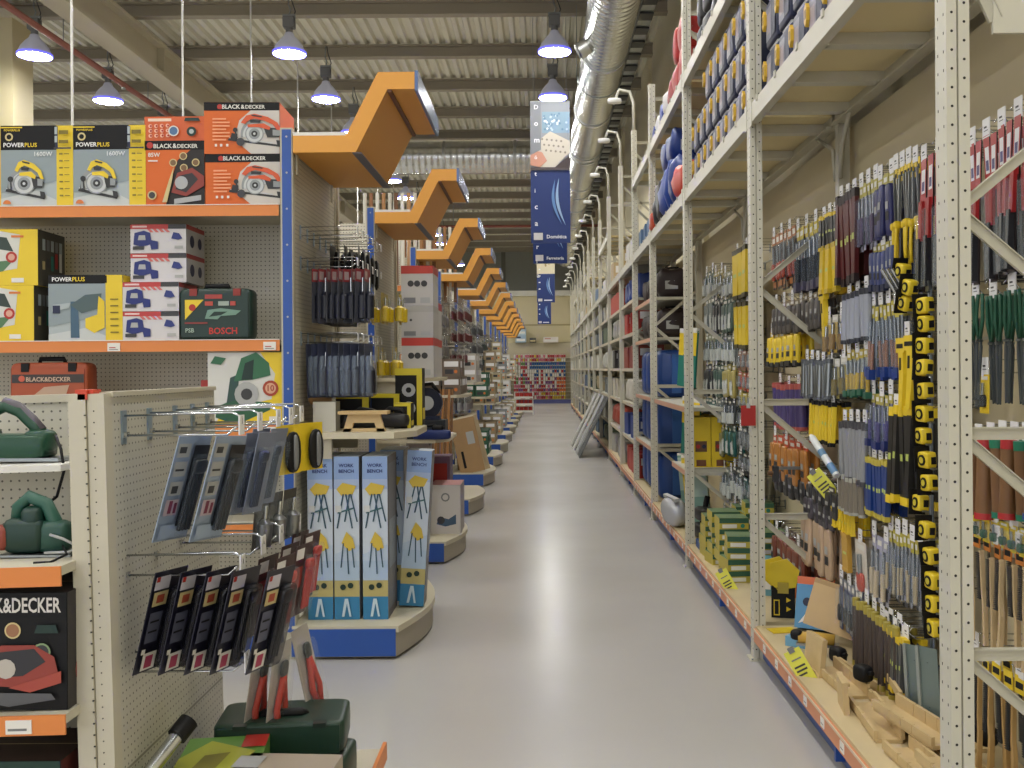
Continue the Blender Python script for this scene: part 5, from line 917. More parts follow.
cl(lambda w, h: card_tool(w, h, mat('#3a2c22', .4), mat('#b06a30', .45), mat('#c0452a', .4)), 773, 797, 234, 290, 4, 'brown and orange carded tool in the top row near the second frame', 'brown and orange carded tools')
# --- second row
cl(lambda w, h: pouch(w, h, mat('#3d4a82', .35), mat('#b3a84c', .5), NAVY), 874, 899, 244, 292, 4, 'blue pack with yellow header in the second row', 'blue packs in the second row')
cl(lambda w, h: tubes(w, h, mat('#9a9fae', .25), mat('#2c2f3c', .4)), 848, 874, 294, 344, 4, 'clear grey tube pack under the dark red bars', 'clear grey tubes under the red bars')
cl(lambda w, h: pouch(w, h, mat('#8f98a8', .3), mat('#c4b545', .5), mat('#1d3a86', .4), 'carded_tool', True, mat('#9a6a52', .4)), 872, 903, 306, 380, 5, 'clear pack with blue bottom and yellow top in the third row', 'clear packs with blue bottoms')
cl(lambda w, h: pouch(w, h, mat('#a3a8a4', .3), mat('#bda93c', .5), mat('#1e5a46', .4), 'carded_tool', True, mat('#c8a428', .4)), 847, 873, 352, 398, 4, 'clear pack with green bottom band and yellow tool', 'clear packs with green bottoms')
cl(lambda w, h: pouch(w, h, mat('#4c4744', .4), mat('#8a7a60', .5)), 775, 824, 300, 334, 7, 'dark brownish pack in the second row near the second frame', 'dark brown packs in the second row')
cl(lambda w, h: pouch(w, h, YEL, YEL, mat('#20201e', .5), 'tool_pouch', False, None), 770, 802, 332, 368, 4, 'yellow pack with black spots near the second frame', 'yellow packs near the second frame')
cl(lambda w, h: tubes(w, h, STEEL, mat('#5a5f68', .4)), 806, 834, 362, 400, 6, 'steel rod pack in the third row', 'steel rod packs')
cl(lambda w, h: pouch(w, h, GOLD, mat('#c9c8bc', .5), None, 'tool_pouch', True, mat('#8a6a30', .4)), 826, 846, 318, 356, 2, 'golden rounded pack under the gun-shaped tool', 'golden packs under the gun tool')
cl(lambda w, h: pouch(w, h, mat('#a89a50', .4), mat('#d0cfc8', .5), None, 'tool_pouch', True, mat('#7a6a30', .4)), 828, 847, 360, 400, 2, 'golden rounded pack in the third row', 'golden packs in the third row')
cl(lambda w, h: tubes(w, h, mat('#4b3f74', .4), mat('#b0524a', .4)), 778, 806, 386, 430, 4, 'purple pack with red top behind the brace', 'purple packs with red tops')
cl(lambda w, h: bar_tool(w*.7, h, YEL, BLACK, name='folding_rule'), 812, 838, 404, 446, 5, 'thin yellow folding rule hanging askew', 'thin yellow folding rules', jit=25)
# staple gun, levels
cluster(caulk_gun(), 903, 921, 338, 2, 'bright yellow staple gun with black slot in the middle of the wall', 'yellow staple guns', deep=1)
cl(lambda w, h: bar_tool(w, h, mat('#262523', .4), YEL), 894, 922, 410, 508, 4, 'black spirit level with yellow ends', 'black spirit levels with yellow ends', deep=3)
cl(lambda w, h: pouch(w, h, mat('#7b7ba2', .35), mat('#b6aa4e', .5), mat('#23306e', .4), 'carded_tool', True, PURP), 871, 893, 396, 450, 3, 'pale purple pack left of the spirit levels', 'pale purple packs')
cl(lambda w, h: tubes(w, h, mat('#8d8f94', .25), mat('#43424a', .4)), 843, 870, 424, 484, 5, 'clear grey tube pack in the middle rows', 'clear grey tubes in the middle rows')
cl(lambda w, h: bar_tool(w, h, mat('#1c3c86', .35), mat('#c3b13c', .45), name='saw_blade_set'), 866, 892, 462, 520, 5, 'blue flat pack with yellow top left of the spirit levels', 'blue flat packs with yellow tops')
cl(lambda w, h: tubes(w, h, mat('#7a7266', .3), mat('#a3a39a', .4)), 842, 866, 480, 516, 4, 'greyish brown tube pack beside the blue flat packs', 'grey brown tubes')
cl(lambda w, h: bar_tool(w*.6, h, YEL, YEL, name='pencil_pack'), 834, 855, 512, 532, 5, 'yellow marker sticking up behind the tickets', 'yellow markers', jit=15, hooks=False)
# tape measures, one hanging column
TM = M(); TM.sell((0, 0, -.034), (.022, .03, .03), mat('#e0c21e', .35), .3, .3, 16, 10)
tp = [('label_disc', M().cyl((-.016, -.0, -.034), (-.0245, -.0, -.034), .02, BLACK, n=16).cyl((-.0245, 0, -.034), (-.0255, 0, -.034), .012, mat('#c9b82c', .4), n=14), -1, 'black round label'), ('black_window', M().box(-.004, .015, -.0325, -.028, -.048, -.022, BLACK)), ('hook_tab', M().box(-.01, .01, -.044, -.03, -.066, -.06, STEEL)), ('hanging_card', M().box(-.03, .034, .031, .034, -.08, .014, BLACK))]
TK = Kit('tape_measure', 'tape measure', TM, tp)
for i, (u, v) in enumerate([(925, 302), (926, 320), (925, 342), (925, 364), (925, 387), (924, 410), (923, 432), (926, 456), (928, 479), (920, 499), (926, 526), (929, 552), (932, 577), (932, 600), (933, 624)]):
    X = 1.40; Y = YX(u, X); TK.at((X, Y, ZY(v, Y)+.01), 'yellow tape measure with black window, in the hanging column left of the nearest upright', 'column of yellow tape measures', (R(rnd.uniform(-6, 6)), R(rnd.uniform(-6, 6)), R(8+rnd.uniform(-8, 8))))
for i, (u, v) in enumerate([(905, 268), (912, 284), (908, 300)]):
    X = 1.42; Y = YX(u, X); TK.at((X, Y, ZY(v, Y)+.01), 'yellow tape measure above the yellow staple guns', 'tape measures above the staple guns', (R(15), 0, R(10)))
m = M(); m.tube([(0, 0, 0), (0, 0, -1.36)], .004, STEEL); m.box(-.02, .02, 0, .003, -1.36, 0, mat('#55606c', .5)); Kit('hanging_strip', 'display strip', m, [('top_clip', M().box(-.015, .015, -.01, .005, -.01, .03, STEEL))]).at((1.455, YX(926, 1.44), ZY(292, 3.78)), 'grey hanging strip that holds the column of tape measures', None, TOR)
m = M()
for i in range(6): m.cyl((0, -.02*i, 0), (0, -.02*i-.06, .1), .008, CHROME, n=8)
Kit('blister_bundle', 'hanging pack', m, [('hook', M().tube([(0, .05, 0), (0, -.12, 0)], .003, CHROME))]).at((1.5, 3.95, ZY(296, 3.9)), 'bundle of shiny clear packs pushed out above the tape measures', None, TOR)
# lower rows
cl(lambda w, h: pouch(w, h, mat('#9a9aa6', .3), mat('#b9ad3a', .5), None, 'putty_knife', True, mat('#b8a888', .45)), 888, 925, 538, 606, 6, 'clear-packed putty knife with pale handle in the lower rows', 'clear-packed putty knives')
cl(lambda w, h: pouch(w, h, mat('#a7a7b4', .3), LILAC, None, 'trowel_pack', True, mat('#c6b494', .45)), 870, 888, 540, 606, 2, 'silver trowel pack with beige handle', 'silver trowel packs')
cl(lambda w, h: card_tool(w, h, mat('#d8cfc4', .45), mat('#d8cfc4', .45), mat('#c03a26', .4)), 852, 866, 542, 602, 1, 'white and orange card pack left of the trowel packs', 'white and orange card packs')
cl(lambda w, h: bar_tool(w*.8, h, mat('#c79a3c', .45), mat('#c79a3c', .45), name='long_grip'), 843, 851, 536, 574, 1, 'long golden wooden handle left of the white card', 'golden wooden handles')
cl(lambda w, h: pouch(w, h, mat('#bda084', .5), mat('#8f8a88', .5)), 803, 832, 512, 572, 3, 'beige pack of wooden handles in the lower left rows', 'beige handle packs', jit=10)
cl(lambda w, h: pouch(w, h, mat('#4a4550', .4), mat('#a5a0a8', .5)), 806, 836, 500, 526, 4, 'dark pack above the beige handle packs', 'dark packs above the handles')
cl(lambda w, h: pouch(w, h, mat('#b9762c', .4), mat('#d0502c', .5), None, 'tool_pouch', False, None), 772, 808, 440, 484, 4, 'orange and yellow round pack near the second frame', 'orange packs near the second frame')
cl(lambda w, h: pouch(w, h, mat('#27262a', .4), mat('#4a4238', .5)), 775, 842, 478, 506, 7, 'black pack in the lower middle row near the second frame', 'black packs in the lower middle row')
cl(lambda w, h: pouch(w, h, mat('#7a3c2a', .4), mat('#8a7a72', .5)), 773, 806, 540, 578, 4, 'dark reddish pack above the yellow hexagonal discs', 'reddish packs above the discs')
cl(lambda w, h: tubes(w, h, mat('#4a3f3c', .4), mat('#a8983a', .4)), 856, 900, 614, 684, 7, 'dark brown tool tube in the lowest row above the mitre boxes', 'dark brown tubes in the lowest row')
cl(lambda w, h: bar_tool(w, h, mat('#55585a', .35), YEL, name='hacksaw_blade_pack'), 884, 908, 636, 694, 6, 'grey flat blade pack with yellow top in the lowest row', 'grey blade packs in the lowest row')
cl(lambda w, h: card_tool(w, h, mat('#3b4a7a', .4), mat('#8a8f9a', .45), mat('#22262e', .4)), 838, 862, 586, 640, 4, 'dark blue carded tool beside the blue display box', 'dark blue carded tools')
cl(lambda w, h: card_tool(w, h, YEL, TEAL, BLACK), 921, 931, 592, 636, 1, 'yellow and teal card under the tape measures', 'yellow and teal card', deep=1)
# big steel floats standing low
m = M(); m.box(-.05, .05, -.004, 0, -.30, 0, mat('#7d8e8c', .35, .5)); m.box(-.05, -.035, -.012, 0, -.30, 0, mat('#a8b0ac', .35, .6))
sf = Kit('steel_float', 'hand tool', m, [('handle', M().tube([(0, 0, -.05), (0, .05, -.08), (0, .05, -.2), (0, 0, -.23)], .01, BLACK)), ('foot_block', M().box(-.02, .03, -.02, .01, -.33, -.30, BLACK))])
for i, (u, v) in enumerate(((912, 648), (925, 650))): Y = YX(u, 1.44); sf.at((1.44, Y, ZY(v, Y)), 'large grey-green steel float hanging low beside the nearest upright', 'grey-green steel floats', (0, R(-4), -pi/2+R(25)))
a_, c_ = Vector((1.36, YX(812, 1.36), ZY(440, YX(812, 1.36)))), Vector((1.42, YX(836, 1.42), ZY(478, YX(836, 1.42))))
m = M(); m.cyl(a_, c_, .018, mat('#d4d8dc', .4), n=14); e = M(); d_ = (c_-a_); e.cyl(a_+d_*.35, a_+d_*.5, .0185, mat('#5a84ac', .4), n=14); e2 = M(); e2.cyl(a_+d_*.72, a_+d_*.95, .0185, mat('#5a84ac', .4), n=14); e3 = M(); e3.cyl(a_-d_*.08, a_, .008, WHITE, r1=.016, n=12)
Kit('sealant_tube', 'tube', m, [('blue_band', e), ('blue_band', e2), ('nozzle', e3)]).at((0, 0, 0), 'white and blue tube leaning askew among the hooks near the second frame')
m = M(); m.box(1.30, 1.62, 5.66, 5.69, 1.02, 1.035, STEEL); Kit('bar_clamp', 'clamp', m, [('jaw', M().box(1.30, 1.33, 5.655, 5.695, .95, 1.04, DGREY)), ('screw_handle', M().cyl((1.27, 5.675, 1.0), (1.33, 5.675, 1.0), .012, BROWN, n=10))]).at((0, 0, 0), 'steel bar clamp lying level above the black packs beside the second frame')
# --- seen between the second and third frames
def cl2(*a, **k): k.setdefault('deep', 1); cl(*a, **k)
cl2(lambda w, h: bar_tool(w, h, YEL, mat('#3a3412', .4)), 736, 750, 250, 300, 2, 'tall yellow level beside the second frame, upper', 'upper tall yellow levels', deep=2)
cl2(lambda w, h: bar_tool(w, h, YEL, mat('#3a3412', .4)), 736, 750, 304, 350, 2, 'tall yellow level beside the second frame, lower', 'lower tall yellow levels', deep=2)
mixes = [('#3f5a52', 'grey-green'), ('#2b2f33', 'black'), ('#6f7a78', 'grey'), ('#1f5a58', 'teal'), ('#8c8f72', 'olive'), ('#a89a52', 'mustard')]
for j, (v0, v1) in enumerate(((272, 298), (300, 334), (336, 364), (366, 398), (400, 426), (428, 456), (470, 500), (508, 540))):
    us = [(706, 715), (715, 724), (724, 736)] if j < 6 else [(722, 732), (732, 744)]
    for q, (ua, ub) in enumerate(us):
        c, cn = mixes[(j*2+q*5+j//3) % 6]
        cl2(lambda w, h: pouch(w, h, mat(c, .4), mat(c, .5), None, 'tool_pouch', j % 2 == 0, mat('#c0c4c0', .35)), ua, ub, v0, v1, 2, '%s pack in %s row down between second and third frames' % (cn, ORD[j+1]), '%s packs in %s row between second and third frames' % (cn, ORD[j+1]), deep=2)
for j, (v0, v1, c, cn) in enumerate(((352, 372, '#9a6a52', 'brown'), (374, 392, '#c04a2a', 'red'), (394, 410, '#b8a83a', 'yellow'), (430, 452, '#6a7078', 'grey'), (454, 474, '#2a2c30', 'black'), (478, 500, '#1c5a5c', 'teal'), (506, 528, '#4a5254', 'slate'), (534, 556, '#c8a81c', 'yellow'))):
    cl2(lambda w, h: card_tool(w, h, mat(c, .4), mat(c, .45), GREY), 738, 752, v0, v1, 2, '%s carded pack beside the second frame, row %s from the yellow levels' % (cn, ORD[j+1]), '%s carded packs beside the second frame row %s' % (cn, ORD[j+1]), deep=2)
# ---------------------------------------------------------------- goods on the bottom shelf
ZB = .1905
def on_base(kit, u, v, label, group=None, rot=(0, 0, 0), z=ZB, scale=None, Xo=None):
    Y = (HC-z)*F/(v-VY); return kit.at((XY(u, Y) if Xo is None else Xo, Y, z), label, group, rot, scale)
WD = mat('#c9ae7c', .6, noise=.12, nscale=20)
def mitre_box(L):
    m = M(); m.box(-.05, .05, -L/2, L/2, 0, .014, WD)
    ps = []
    for s, hh in ((-1, .045), (1, .062)):
        q = M(); seg = [(-L/2, -L*.2), (-L*.19, -L*.02), (-L*.01, L*.18), (L*.19, L/2)]
        for a, b_ in seg: q.box(s*.05-.007, s*.05+.007, a, b_, .014, hh, WD)
        ps.append(('side_board', q))
    return Kit('mitre_box', 'mitre box', m, ps)
mb = mitre_box(.42); g = 'wooden mitre boxes on the bottom shelf'
for i, (x, y, rz, z) in enumerate(((1.30, 3.45, 4, ZB), (1.44, 3.5, -3, ZB), (1.30, 3.95, -4, ZB), (1.43, 4.02, 3, ZB), (1.57, 3.85, 2, ZB), (1.31, 4.45, 3, ZB), (1.46, 4.5, 8, ZB), (1.6, 4.42, 0, ZB), (1.37, 3.72, 10, ZB+.063), (1.5, 4.2, -8, ZB+.063), (1.32, 3.2, 2, ZB+.063))):
    mb.at((x, y, z), 'pale wooden mitre box lying among others on the bottom shelf', g, (0, 0, R(rz)))
m = M(); m.box(-.012, .012, -.09, .09, 0, .17, WD); m.prism([(-.09, 0), (.09, 0), (.06, .02), (-.06, .02)], lambda a, b_, d: (d, a, b_), -.02, .02, WD)
Kit('wooden_block', 'wooden board', m, [('peg', M().cyl((.012, 0, .1), (.03, 0, .1), .01, WD, n=10))]).at((1.24, 4.62, ZB), 'upright pale wooden board standing at the shelf edge near the yellow tag', None, (0, R(6), R(8)))
m = M(); m.box(-.012, .012, -.08, .08, 0, .13, WD)
Kit('wooden_block', 'wooden board', m, [('peg', M().cyl((.012, 0, .1), (.03, 0, .1), .01, WD, n=10))]).at((1.23, 4.12, ZB), 'small upright wooden board at the shelf edge, nearer than the other', None, (0, R(-4), R(-8)))
m = M(); m.sell((0, 0, .05), (.045, .06, .05), BLACK, .5); bk2 = Kit('black_clamp', 'clamp', m, [('grip', M().cyl((0, -.05, .06), (0, -.09, .07), .014, BLACK, n=10))])
for x, y, lb in ((1.4, 4.78, 'black clamp below the slanted wooden board'), (1.36, 4.28, 'black clamp between the wooden mitre boxes'), (1.54, 4.0, 'black clamp under the steel floats'), (1.56, 3.55, 'black clamp at the back of the nearest mitre boxes')): bk2.at((x, y, ZB+(.064 if y < 4.7 else 0)), lb, None, (0, 0, R(20)), .7)
# slanted planked board + yellow plane
m = M(); m.box(-.13, .13, -.01, .01, 0, .24, mat('#c8a878', .55, noise=.1)); f = Face(m, (-.13, -.01, 0), (.26, 0, 0), (0, 0, .24)); f.rect(0, .9, 1, 1, mat('#b08f60', .5))
Kit('timber_square', 'wooden board', m, [('edge', M().box(.13, .136, -.01, .01, 0, .24, mat('#a98658', .5)))]).at((1.42, 5.02, ZB+.08), 'square wooden board leaning back beside the blue display box', None, (R(-14), R(12), R(-35)))
m = M(); m.tube([(-.09, 0, .03), (0, 0, .035), (.08, 0, .03)], .03, mat('#c79c3a', .45), 10); m.box(-.1, .1, -.03, .03, 0, .012, STEEL)
Kit('bench_plane', 'hand tool', m, [('black_knob', M().sell((-.1, 0, .045), (.03, .025, .025), BLACK, .7))]).at((1.33, 4.88, ZB+.05), 'yellow hand plane with black knob in front of the square board', None, (0, 0, R(-20)))
m, f, r_, t = box_base(.2, .22, .23, mat('#4f8fc0', .45), mat('#3f7cb0', .5), mat('#c96a3a', .5)); f.disc(.3, .6, .1, NAVY, 12); f.disc(.65, .7, .12, mat('#a8c8dc', .5), 12); f.disc(.55, .3, .1, RED, 10); f.poly([(.1, .1), (.4, .2), (.3, .35)], WHITE); r_.rect(.1, .1, .9, .9, mat('#7ab0d4', .5))
Kit('display_carton', 'box', m, [('header_card', M().box(-.1, .1, .0, .005, .23, .27, mat('#d0643a', .5)))]).at((1.42, 5.3, ZB+.02), 'blue display carton with round pictures on the bottom shelf', None, (R(-16), 0, R(-30)))
m, f, r_, t = box_base(.14, .1, .05, mat('#6aa4cc', .45), mat('#3f7cb0', .5)); Kit('display_carton', 'box', m).at((1.27, 5.02, ZB), 'small blue carton lying at the shelf edge near the yellow plane', None, (0, 0, R(-40)))
# yellow hexagonal discs in black display box
HX = [(cos(pi/3*i+.3), sin(pi/3*i+.3)) for i in range(6)]
m, f, r_, t = box_base(.13, .16, .17, BLACK, BLACK, BLACK); f.rect(.1, .08, .35, .6, YEL); f.rect(.14, .12, .31, .56, BLACK); f.disc(.7, .3, .1, YEL, 3); f.disc(.7, .6, .1, YEL, 3); r_.rect(.15, .1, .85, .9, mat('#a8a49c', .5))
hx = M(); hx.prism([(a*.095, b_*.095) for a, b_ in HX], lambda a, b_, d: (a, d, b_+.24), .0, .012, mat('#e2c61a', .4)); hx2 = M(); hx2.prism([(a*.09, b_*.09) for a, b_ in HX], lambda a, b_, d: (a-.04, d, b_+.25), .04, .052, mat('#e2c61a', .4))
hexk = Kit('hexagonal_disc_stand', 'display box', m, [('yellow_disc', hx), ('yellow_disc', hx2), ('front_flap', M().box(-.03, .03, -.012, -.002, .14, .2, mat('#b09a30', .5)))])
hexk.at((1.34, 5.62, ZB), 'black display box with yellow hexagonal discs beside the second frame', None, (0, 0, R(-14)))
hexk.at((1.56, 5.78, ZB), 'black display box with yellow hexagonal discs, further back behind the other', None, (0, 0, R(-25)), 1.1)
m = M(); m.box(-.07, .07, -.05, .05, 0, .004, YEL); tag(put('yellow_card', m.mesh('b'), None, (1.27, 5.35, ZB+.0005), (0, 0, R(10))), 'yellow card lying flat in front of the black display box', 'card')
# piles of green and yellow boxes in the second bay
gb, f, r_, t = box_base(.2, .2, .075, mat('#b9a83a', .45), mat('#7d8a4a', .5), mat('#5f7a52', .5)); f.rect(0, .55, 1, 1, mat('#2f5a44', .5)); f.rect(.1, .1, .6, .45, WHITE); f.disc(.8, .3, .2, TEAL, 10)
gb = Kit('hinge_box', 'box', gb); n = 0
for (x, y, hh) in ((1.30, 6.55, 4), (1.30, 6.85, 5), (1.52, 6.7, 4), (1.30, 7.15, 5), (1.52, 7.05, 6), (1.3, 7.45, 4), (1.52, 7.4, 5)):
    for q in range(hh): gb.at((x, y, ZB+.0755*q), 'small green and yellow box in the pile on the second bay bottom shelf', 'pile of green and yellow boxes', (0, 0, R(rnd.uniform(-9, 9))))
m, f, r_, t = box_base(.3, .26, .2, mat('#5d97a8', .45), mat('#d8762c', .5), mat('#4a8a9a', .5)); f.poly([(.5, 0), (1, 0), (1, 1), (.8, 1)], ORANGE); f.rect(.1, .2, .4, .6, WHITE); Kit('display_carton', 'box', m).at((1.42, 6.15, ZB), 'orange and blue carton on the bottom shelf behind the second frame', None, (0, 0, R(-22)))
m, f, r_, t = box_base(.2, .2, .06, mat('#1f4f9a', .45), mat('#1f4f9a', .5)); Kit('display_carton', 'box', m).at((1.3, 7.72, ZB), 'flat blue carton on the bottom shelf behind the green and yellow pile', None)
gun = M(); gun.sell((0, 0, .06), (.07, .16, .06), mat('#1d1f22', .4), .5); gk2 = Kit('heat_gun', 'power tool', gun, [('grip', M().tube([(0, .03, .06), (.02, .06, .14), (.04, .07, .2)], .025, BLACK, 8)), ('nozzle', M().cyl((0, -.15, .07), (0, -.22, .08), .02, CHROME, n=10))])
for x, y, z in ((1.32, 8.3, ZB), (1.5, 8.35, ZB), (1.35, 8.32, ZB+.13)): gk2.at((x, y, z), 'black power tool lying on the bottom shelf just behind the third frame', 'black power tools behind the third frame', (0, 0, R(12)))
# shelf with yellow boxes in the third bay
def bay_shelf(i, z, lb, y0=None, y1=None):
    a, b_ = (y0 or YC[i]+.05), (y1 or YC[i+1]-.05); m = M(); m.box(X0+.05, X1-.03, a, b_, z-.03, z, RC); m.box(X0+.03, X0+.05, a, b_, z-.045, z+.003, RC2); s_ = M(); s_.box(X0+.026, X0+.03, a, b_, z-.04, z, mat('#cf9c80' if i < 4 else '#c8bba4', .5))
    Kit('rack_shelf', 'rack shelf', m, [('price_strip', s_)]).at((0, 0, 0), lb, 'middle shelves of the rack')
m, f, r_, t = box_base(.16, .3, .44, YEL, mat('#b89a18', .5), mat('#b89a18', .5)); f.rect(.2, .35, .8, .55, BROWN); f.rect(.25, .08, .75, .2, mat('#7a4a30', .5)); f.disc(.35, .45, .04, RED, 10); f.disc(.65, .45, .04, NAVY, 10)
yk = Kit('tall_yellow_box', 'box', m); bay_shelf(2, ZY(470, 8.4), 'cream shelf carrying the tall yellow boxes', 8.15, 9.1)
for i, x in enumerate((1.30, 1.465, 1.625)): yk.at((x, 8.25, ZY(470, 8.4)+.001), 'tall yellow box with brown picture, %s of three on the third bay shelf' % ('left', 'middle', 'right')[i], 'tall yellow boxes on the third bay shelf')
for i, x in enumerate((1.38, 1.56)): yk.at((x, 8.7, ZY(470, 8.4)+.001), 'tall yellow box with brown picture behind the front three', 'rear tall yellow boxes')
bay_shelf(2, ZY(402, 9.2)-.02, 'cream shelf with the green and yellow bags in the third bay', 8.12, 10.5)
def bag(w, d, h, c, hd_=True, e=.6, strap=BLACK, name='tool_bag'):
    m = M(); m.sell((0, 0, h/2), (w/2, d/2, h/2), c, e*.75, .4, 20, 12); ps = []
    if e > .5: q0 = rnd.random()*9; m.v = [tuple(Vector(v)*(1+.16*mnoise.noise(Vector(v)*9+Vector((q0, 0, 0)))) if v[2] > .02 else v) for v in m.v]
    if hd_: q = M(); q.tube([(-w*.25, 0, h*.85), (-w*.2, 0, h*1.12), (w*.2, 0, h*1.12), (w*.25, 0, h*.85)], .012, strap, 6); ps.append(('handle', q))
    q = M(); q.box(-w*.2, w*.2, -d/2-.003, -d/2+.02, h*.3, h*.6, LGREY); ps.append(('label_patch', q)); return Kit(name, 'bag', m, ps)
# yellow-green sheets hanging in bay 3
sg = M(); sg.box(-.09, .09, -.01, .01, -.5, 0, TEAL); sg.box(-.09, .09, -.012, -.01, -.22, -.02, YEL); sgk = Kit('carded_sheet', 'hanging pack', sg, [('header', M().box(-.09, .09, -.013, .013, -.02, .02, WHITE))])
for i, y in enumerate((8.72, 9.0)):
    sgk.at((1.30, y, 1.93), 'yellow and green hanging card pack, upper, in the third bay', 'upper yellow and green packs in the third bay', (0, R(6), -pi/2+R(30)))
    sgk.at((1.32, y, 1.32), 'yellow and green hanging card pack, lower, in the third bay', 'lower yellow and green packs in the third bay', (0, R(4), -pi/2+R(30)))
for i, y in enumerate((8.62, 8.85, 9.1)):
    m = M(); m.box(-.09, .09, -.02, .02, 0, .62, (mat('#7fa8a0', .25), mat('#c9b84a', .4))[i % 2]); m.box(-.09, .09, -.021, -.02, .3, .6, YEL if i % 2 else mat('#a9c4bc', .3))
    Kit('sheet_pack', 'pack', m, [('cap', M().box(-.09, .09, -.02, .02, .62, .64, WHITE))]).at((1.36, y, ZB), '%s pack standing on the bottom shelf of the third bay' % ('pale teal' if i % 2 == 0 else 'yellow'), '%s standing packs in the third bay' % ('pale teal' if i % 2 == 0 else 'yellow'), (0, R(-5), R(-25)))
m = M(); m.sell((0, 0, .13), (.1, .2, .13), mat('#b9bcc4', .25, .3), .8, .7); Kit('foil_pack', 'pack', m, [('seal', M().box(-.02, .02, -.2, .2, .24, .27, LGREY))]).at((1.16+.03, 8.95, ZB-.0), 'bulging shiny silver pack sticking out over the shelf edge past the third frame', None, (0, R(-12), R(8)))
# bay 3/4 dark bags on two shelves, blue tarps
for z in (2.36, 1.93): bay_shelf(3, z, 'cream shelf with dark bags in the fourth bay, %s' % ('upper' if z > 2 else 'lower'))
dkb = bag(.34, .38, .3, mat('#2a1c1e', .5)); 
for z in (2.361, 1.931):
    for i in range(4): dkb.at((1.42, 10.95+.44*i, z), 'dark brown tool bag on the %s dark bag shelf' % ('upper' if z > 2 else 'lower'), 'dark bags on the %s shelf of the fourth bay' % ('upper' if z > 2 else 'lower'), (0, 0, R(rnd.uniform(-10, 10))))
BT = mat('#123f8c', .4); tarp = M(); tarp.sell((0, 0, .26), (.2, .21, .26), BT, .3, .3); tk = Kit('blue_tarpaulin_pack', 'pack', tarp, [('band', M().box(-.05, .05, -.213, -.2, .05, .47, mat('#2a5fae', .4)))])
bay_shelf(3, 1.28, 'cream shelf under the upper blue packs in the fourth bay'); bay_shelf(3, .74, 'cream shelf under the middle blue packs in the fourth bay')
for z, nm in ((1.281, 'upper'), (.741, 'middle'), (.191, 'lower')):
    for i in range(4): tk.at((1.43, 10.92+.47*i, z), 'bright blue pack on the %s shelf of the fourth bay' % nm, 'blue packs on the %s shelf of the fourth bay' % nm)
# farther bays: mixed goods
pal = {4: [('#b03028', 'red'), ('#26408a', 'blue'), ('#d8d4cc', 'white'), ('#8a3a2c', 'rust')], 5: [('#2a2628', 'black'), ('#a8a6a0', 'grey'), ('#b8402c', 'red'), ('#c8c2b0', 'cream')], 6: [('#8f9496', 'grey'), ('#b9bab4', 'silver'), ('#5a6a52', 'green'), ('#c9c6bc', 'white')], 7: [('#7a7f82', 'grey'), ('#a89a78', 'tan'), ('#c9c6bc', 'white'), ('#3f5a78', 'blue')]}
zsh = (.191, .66, 1.13, 1.6, 2.07, 2.5)
for i in range(4, 15):
    p = pal.get(i, pal[6+i % 2]); a, b_ = YC[i]+.1, YC[i+1]-.1
    for j, z in enumerate(zsh):
        if j: bay_shelf(i, z, 'cream middle shelf of the %s rack bay, level %s up' % (ORD[i+1], ORD[j]))
        c, cn = p[(j+i) % 4]; n = 4 if i < 7 else 3 if i < 9 else 2; st = (b_-a)/n
        kk = Kit('product_box', 'box', boxed(.34, st*.7, .3, mat(c, .5))) if (i+j) % 3 else bag(.34, st*.8, .32, mat(c, .45), False, .7, name='soft_pack')
        for q in range(n):
            kk.at((X0+.24, a+st*q+.03 if (i+j) % 3 else a+st*(q+.5), z+.001), '%s %s on the %s level of the %s rack bay' % (cn, 'box' if (i+j) % 3 else 'soft pack', ORD[j+1], ORD[i+1]), '%s goods on level %s of the %s bay' % (cn, ORD[j+1], ORD[i+1]), (0, 0, R(rnd.uniform(-5, 5))))
# ---------------------------------------------------------------- goods on the overhead levels
NV = mat('#20294d', .45); m = M(); m.sell((0, .1, .12), (.134, .1, .122), NV, .16, .16); f = Face(m, (-.10, -.0015, .03), (.2, 0, 0), (0, 0, .17)); f.rect(0, 0, .55, 1, mat('#7d7f92', .4)); f.rect(.1, .2, .45, .8, mat('#a0929a', .4)); f.rect(.6, 0, 1, 1, NV)
yt = M(); yt.prism([(-.13, .18), (-.105, .2), (-.085, .175), (-.088, .12), (-.11, .095), (-.13, .12)], lambda a, b_, d: (a, d, b_), -.018, .0, mat('#d3a829', .4)); yt.box(-.12, -.095, -.019, -.018, .13, .17, mat('#8a6c18', .4))
hd = M(); hd.tube([(-.1, .05, .22), (-.08, .02, .25), (.08, .02, .25), (.1, .05, .22)], .01, LGREY, 6)
nvk = Kit('navy_tool_case', 'tool case', m, [('yellow_tag', yt), ('carry_strap', hd)])
for i, (a, n) in enumerate(((3.2, 8), (5.72, 8))):
    for lv in range(3):
        for q in range(n):
            if i == 1 and lv == 2 and q > 5: continue
            nvk.at((X0+.05, a+.28*q, ZD+.1005+.262*lv-.02), 'navy blue case with yellow tag on the %s overhead bay, %s layer' % (('first', 'second')[i], ('bottom', 'middle', 'top')[lv]), 'navy cases on the %s overhead bay, %s layer' % (('first', 'second')[i], ('bottom', 'middle', 'top')[lv]), TOR)
brk = bag(.26, .22, .26, mat('#26272d', .45), True, .4, mat('#8c2a2c', .5))
for lv in range(2):
    for q in range(7): brk.at((X0+.17, 5.75+.31*q, ZD2+.074+.28*lv), 'black bag with red strap on the upper overhead level, %s layer' % ('bottom', 'top')[lv], 'black bags with red straps, %s layer' % ('bottom', 'top')[lv], (0, 0, -pi/2+R(rnd.uniform(-8, 8))))
def pack_(c, w=.26, d=.5, h=.3): return bag(w, d, h, c, False, .8, name='soft_pack')
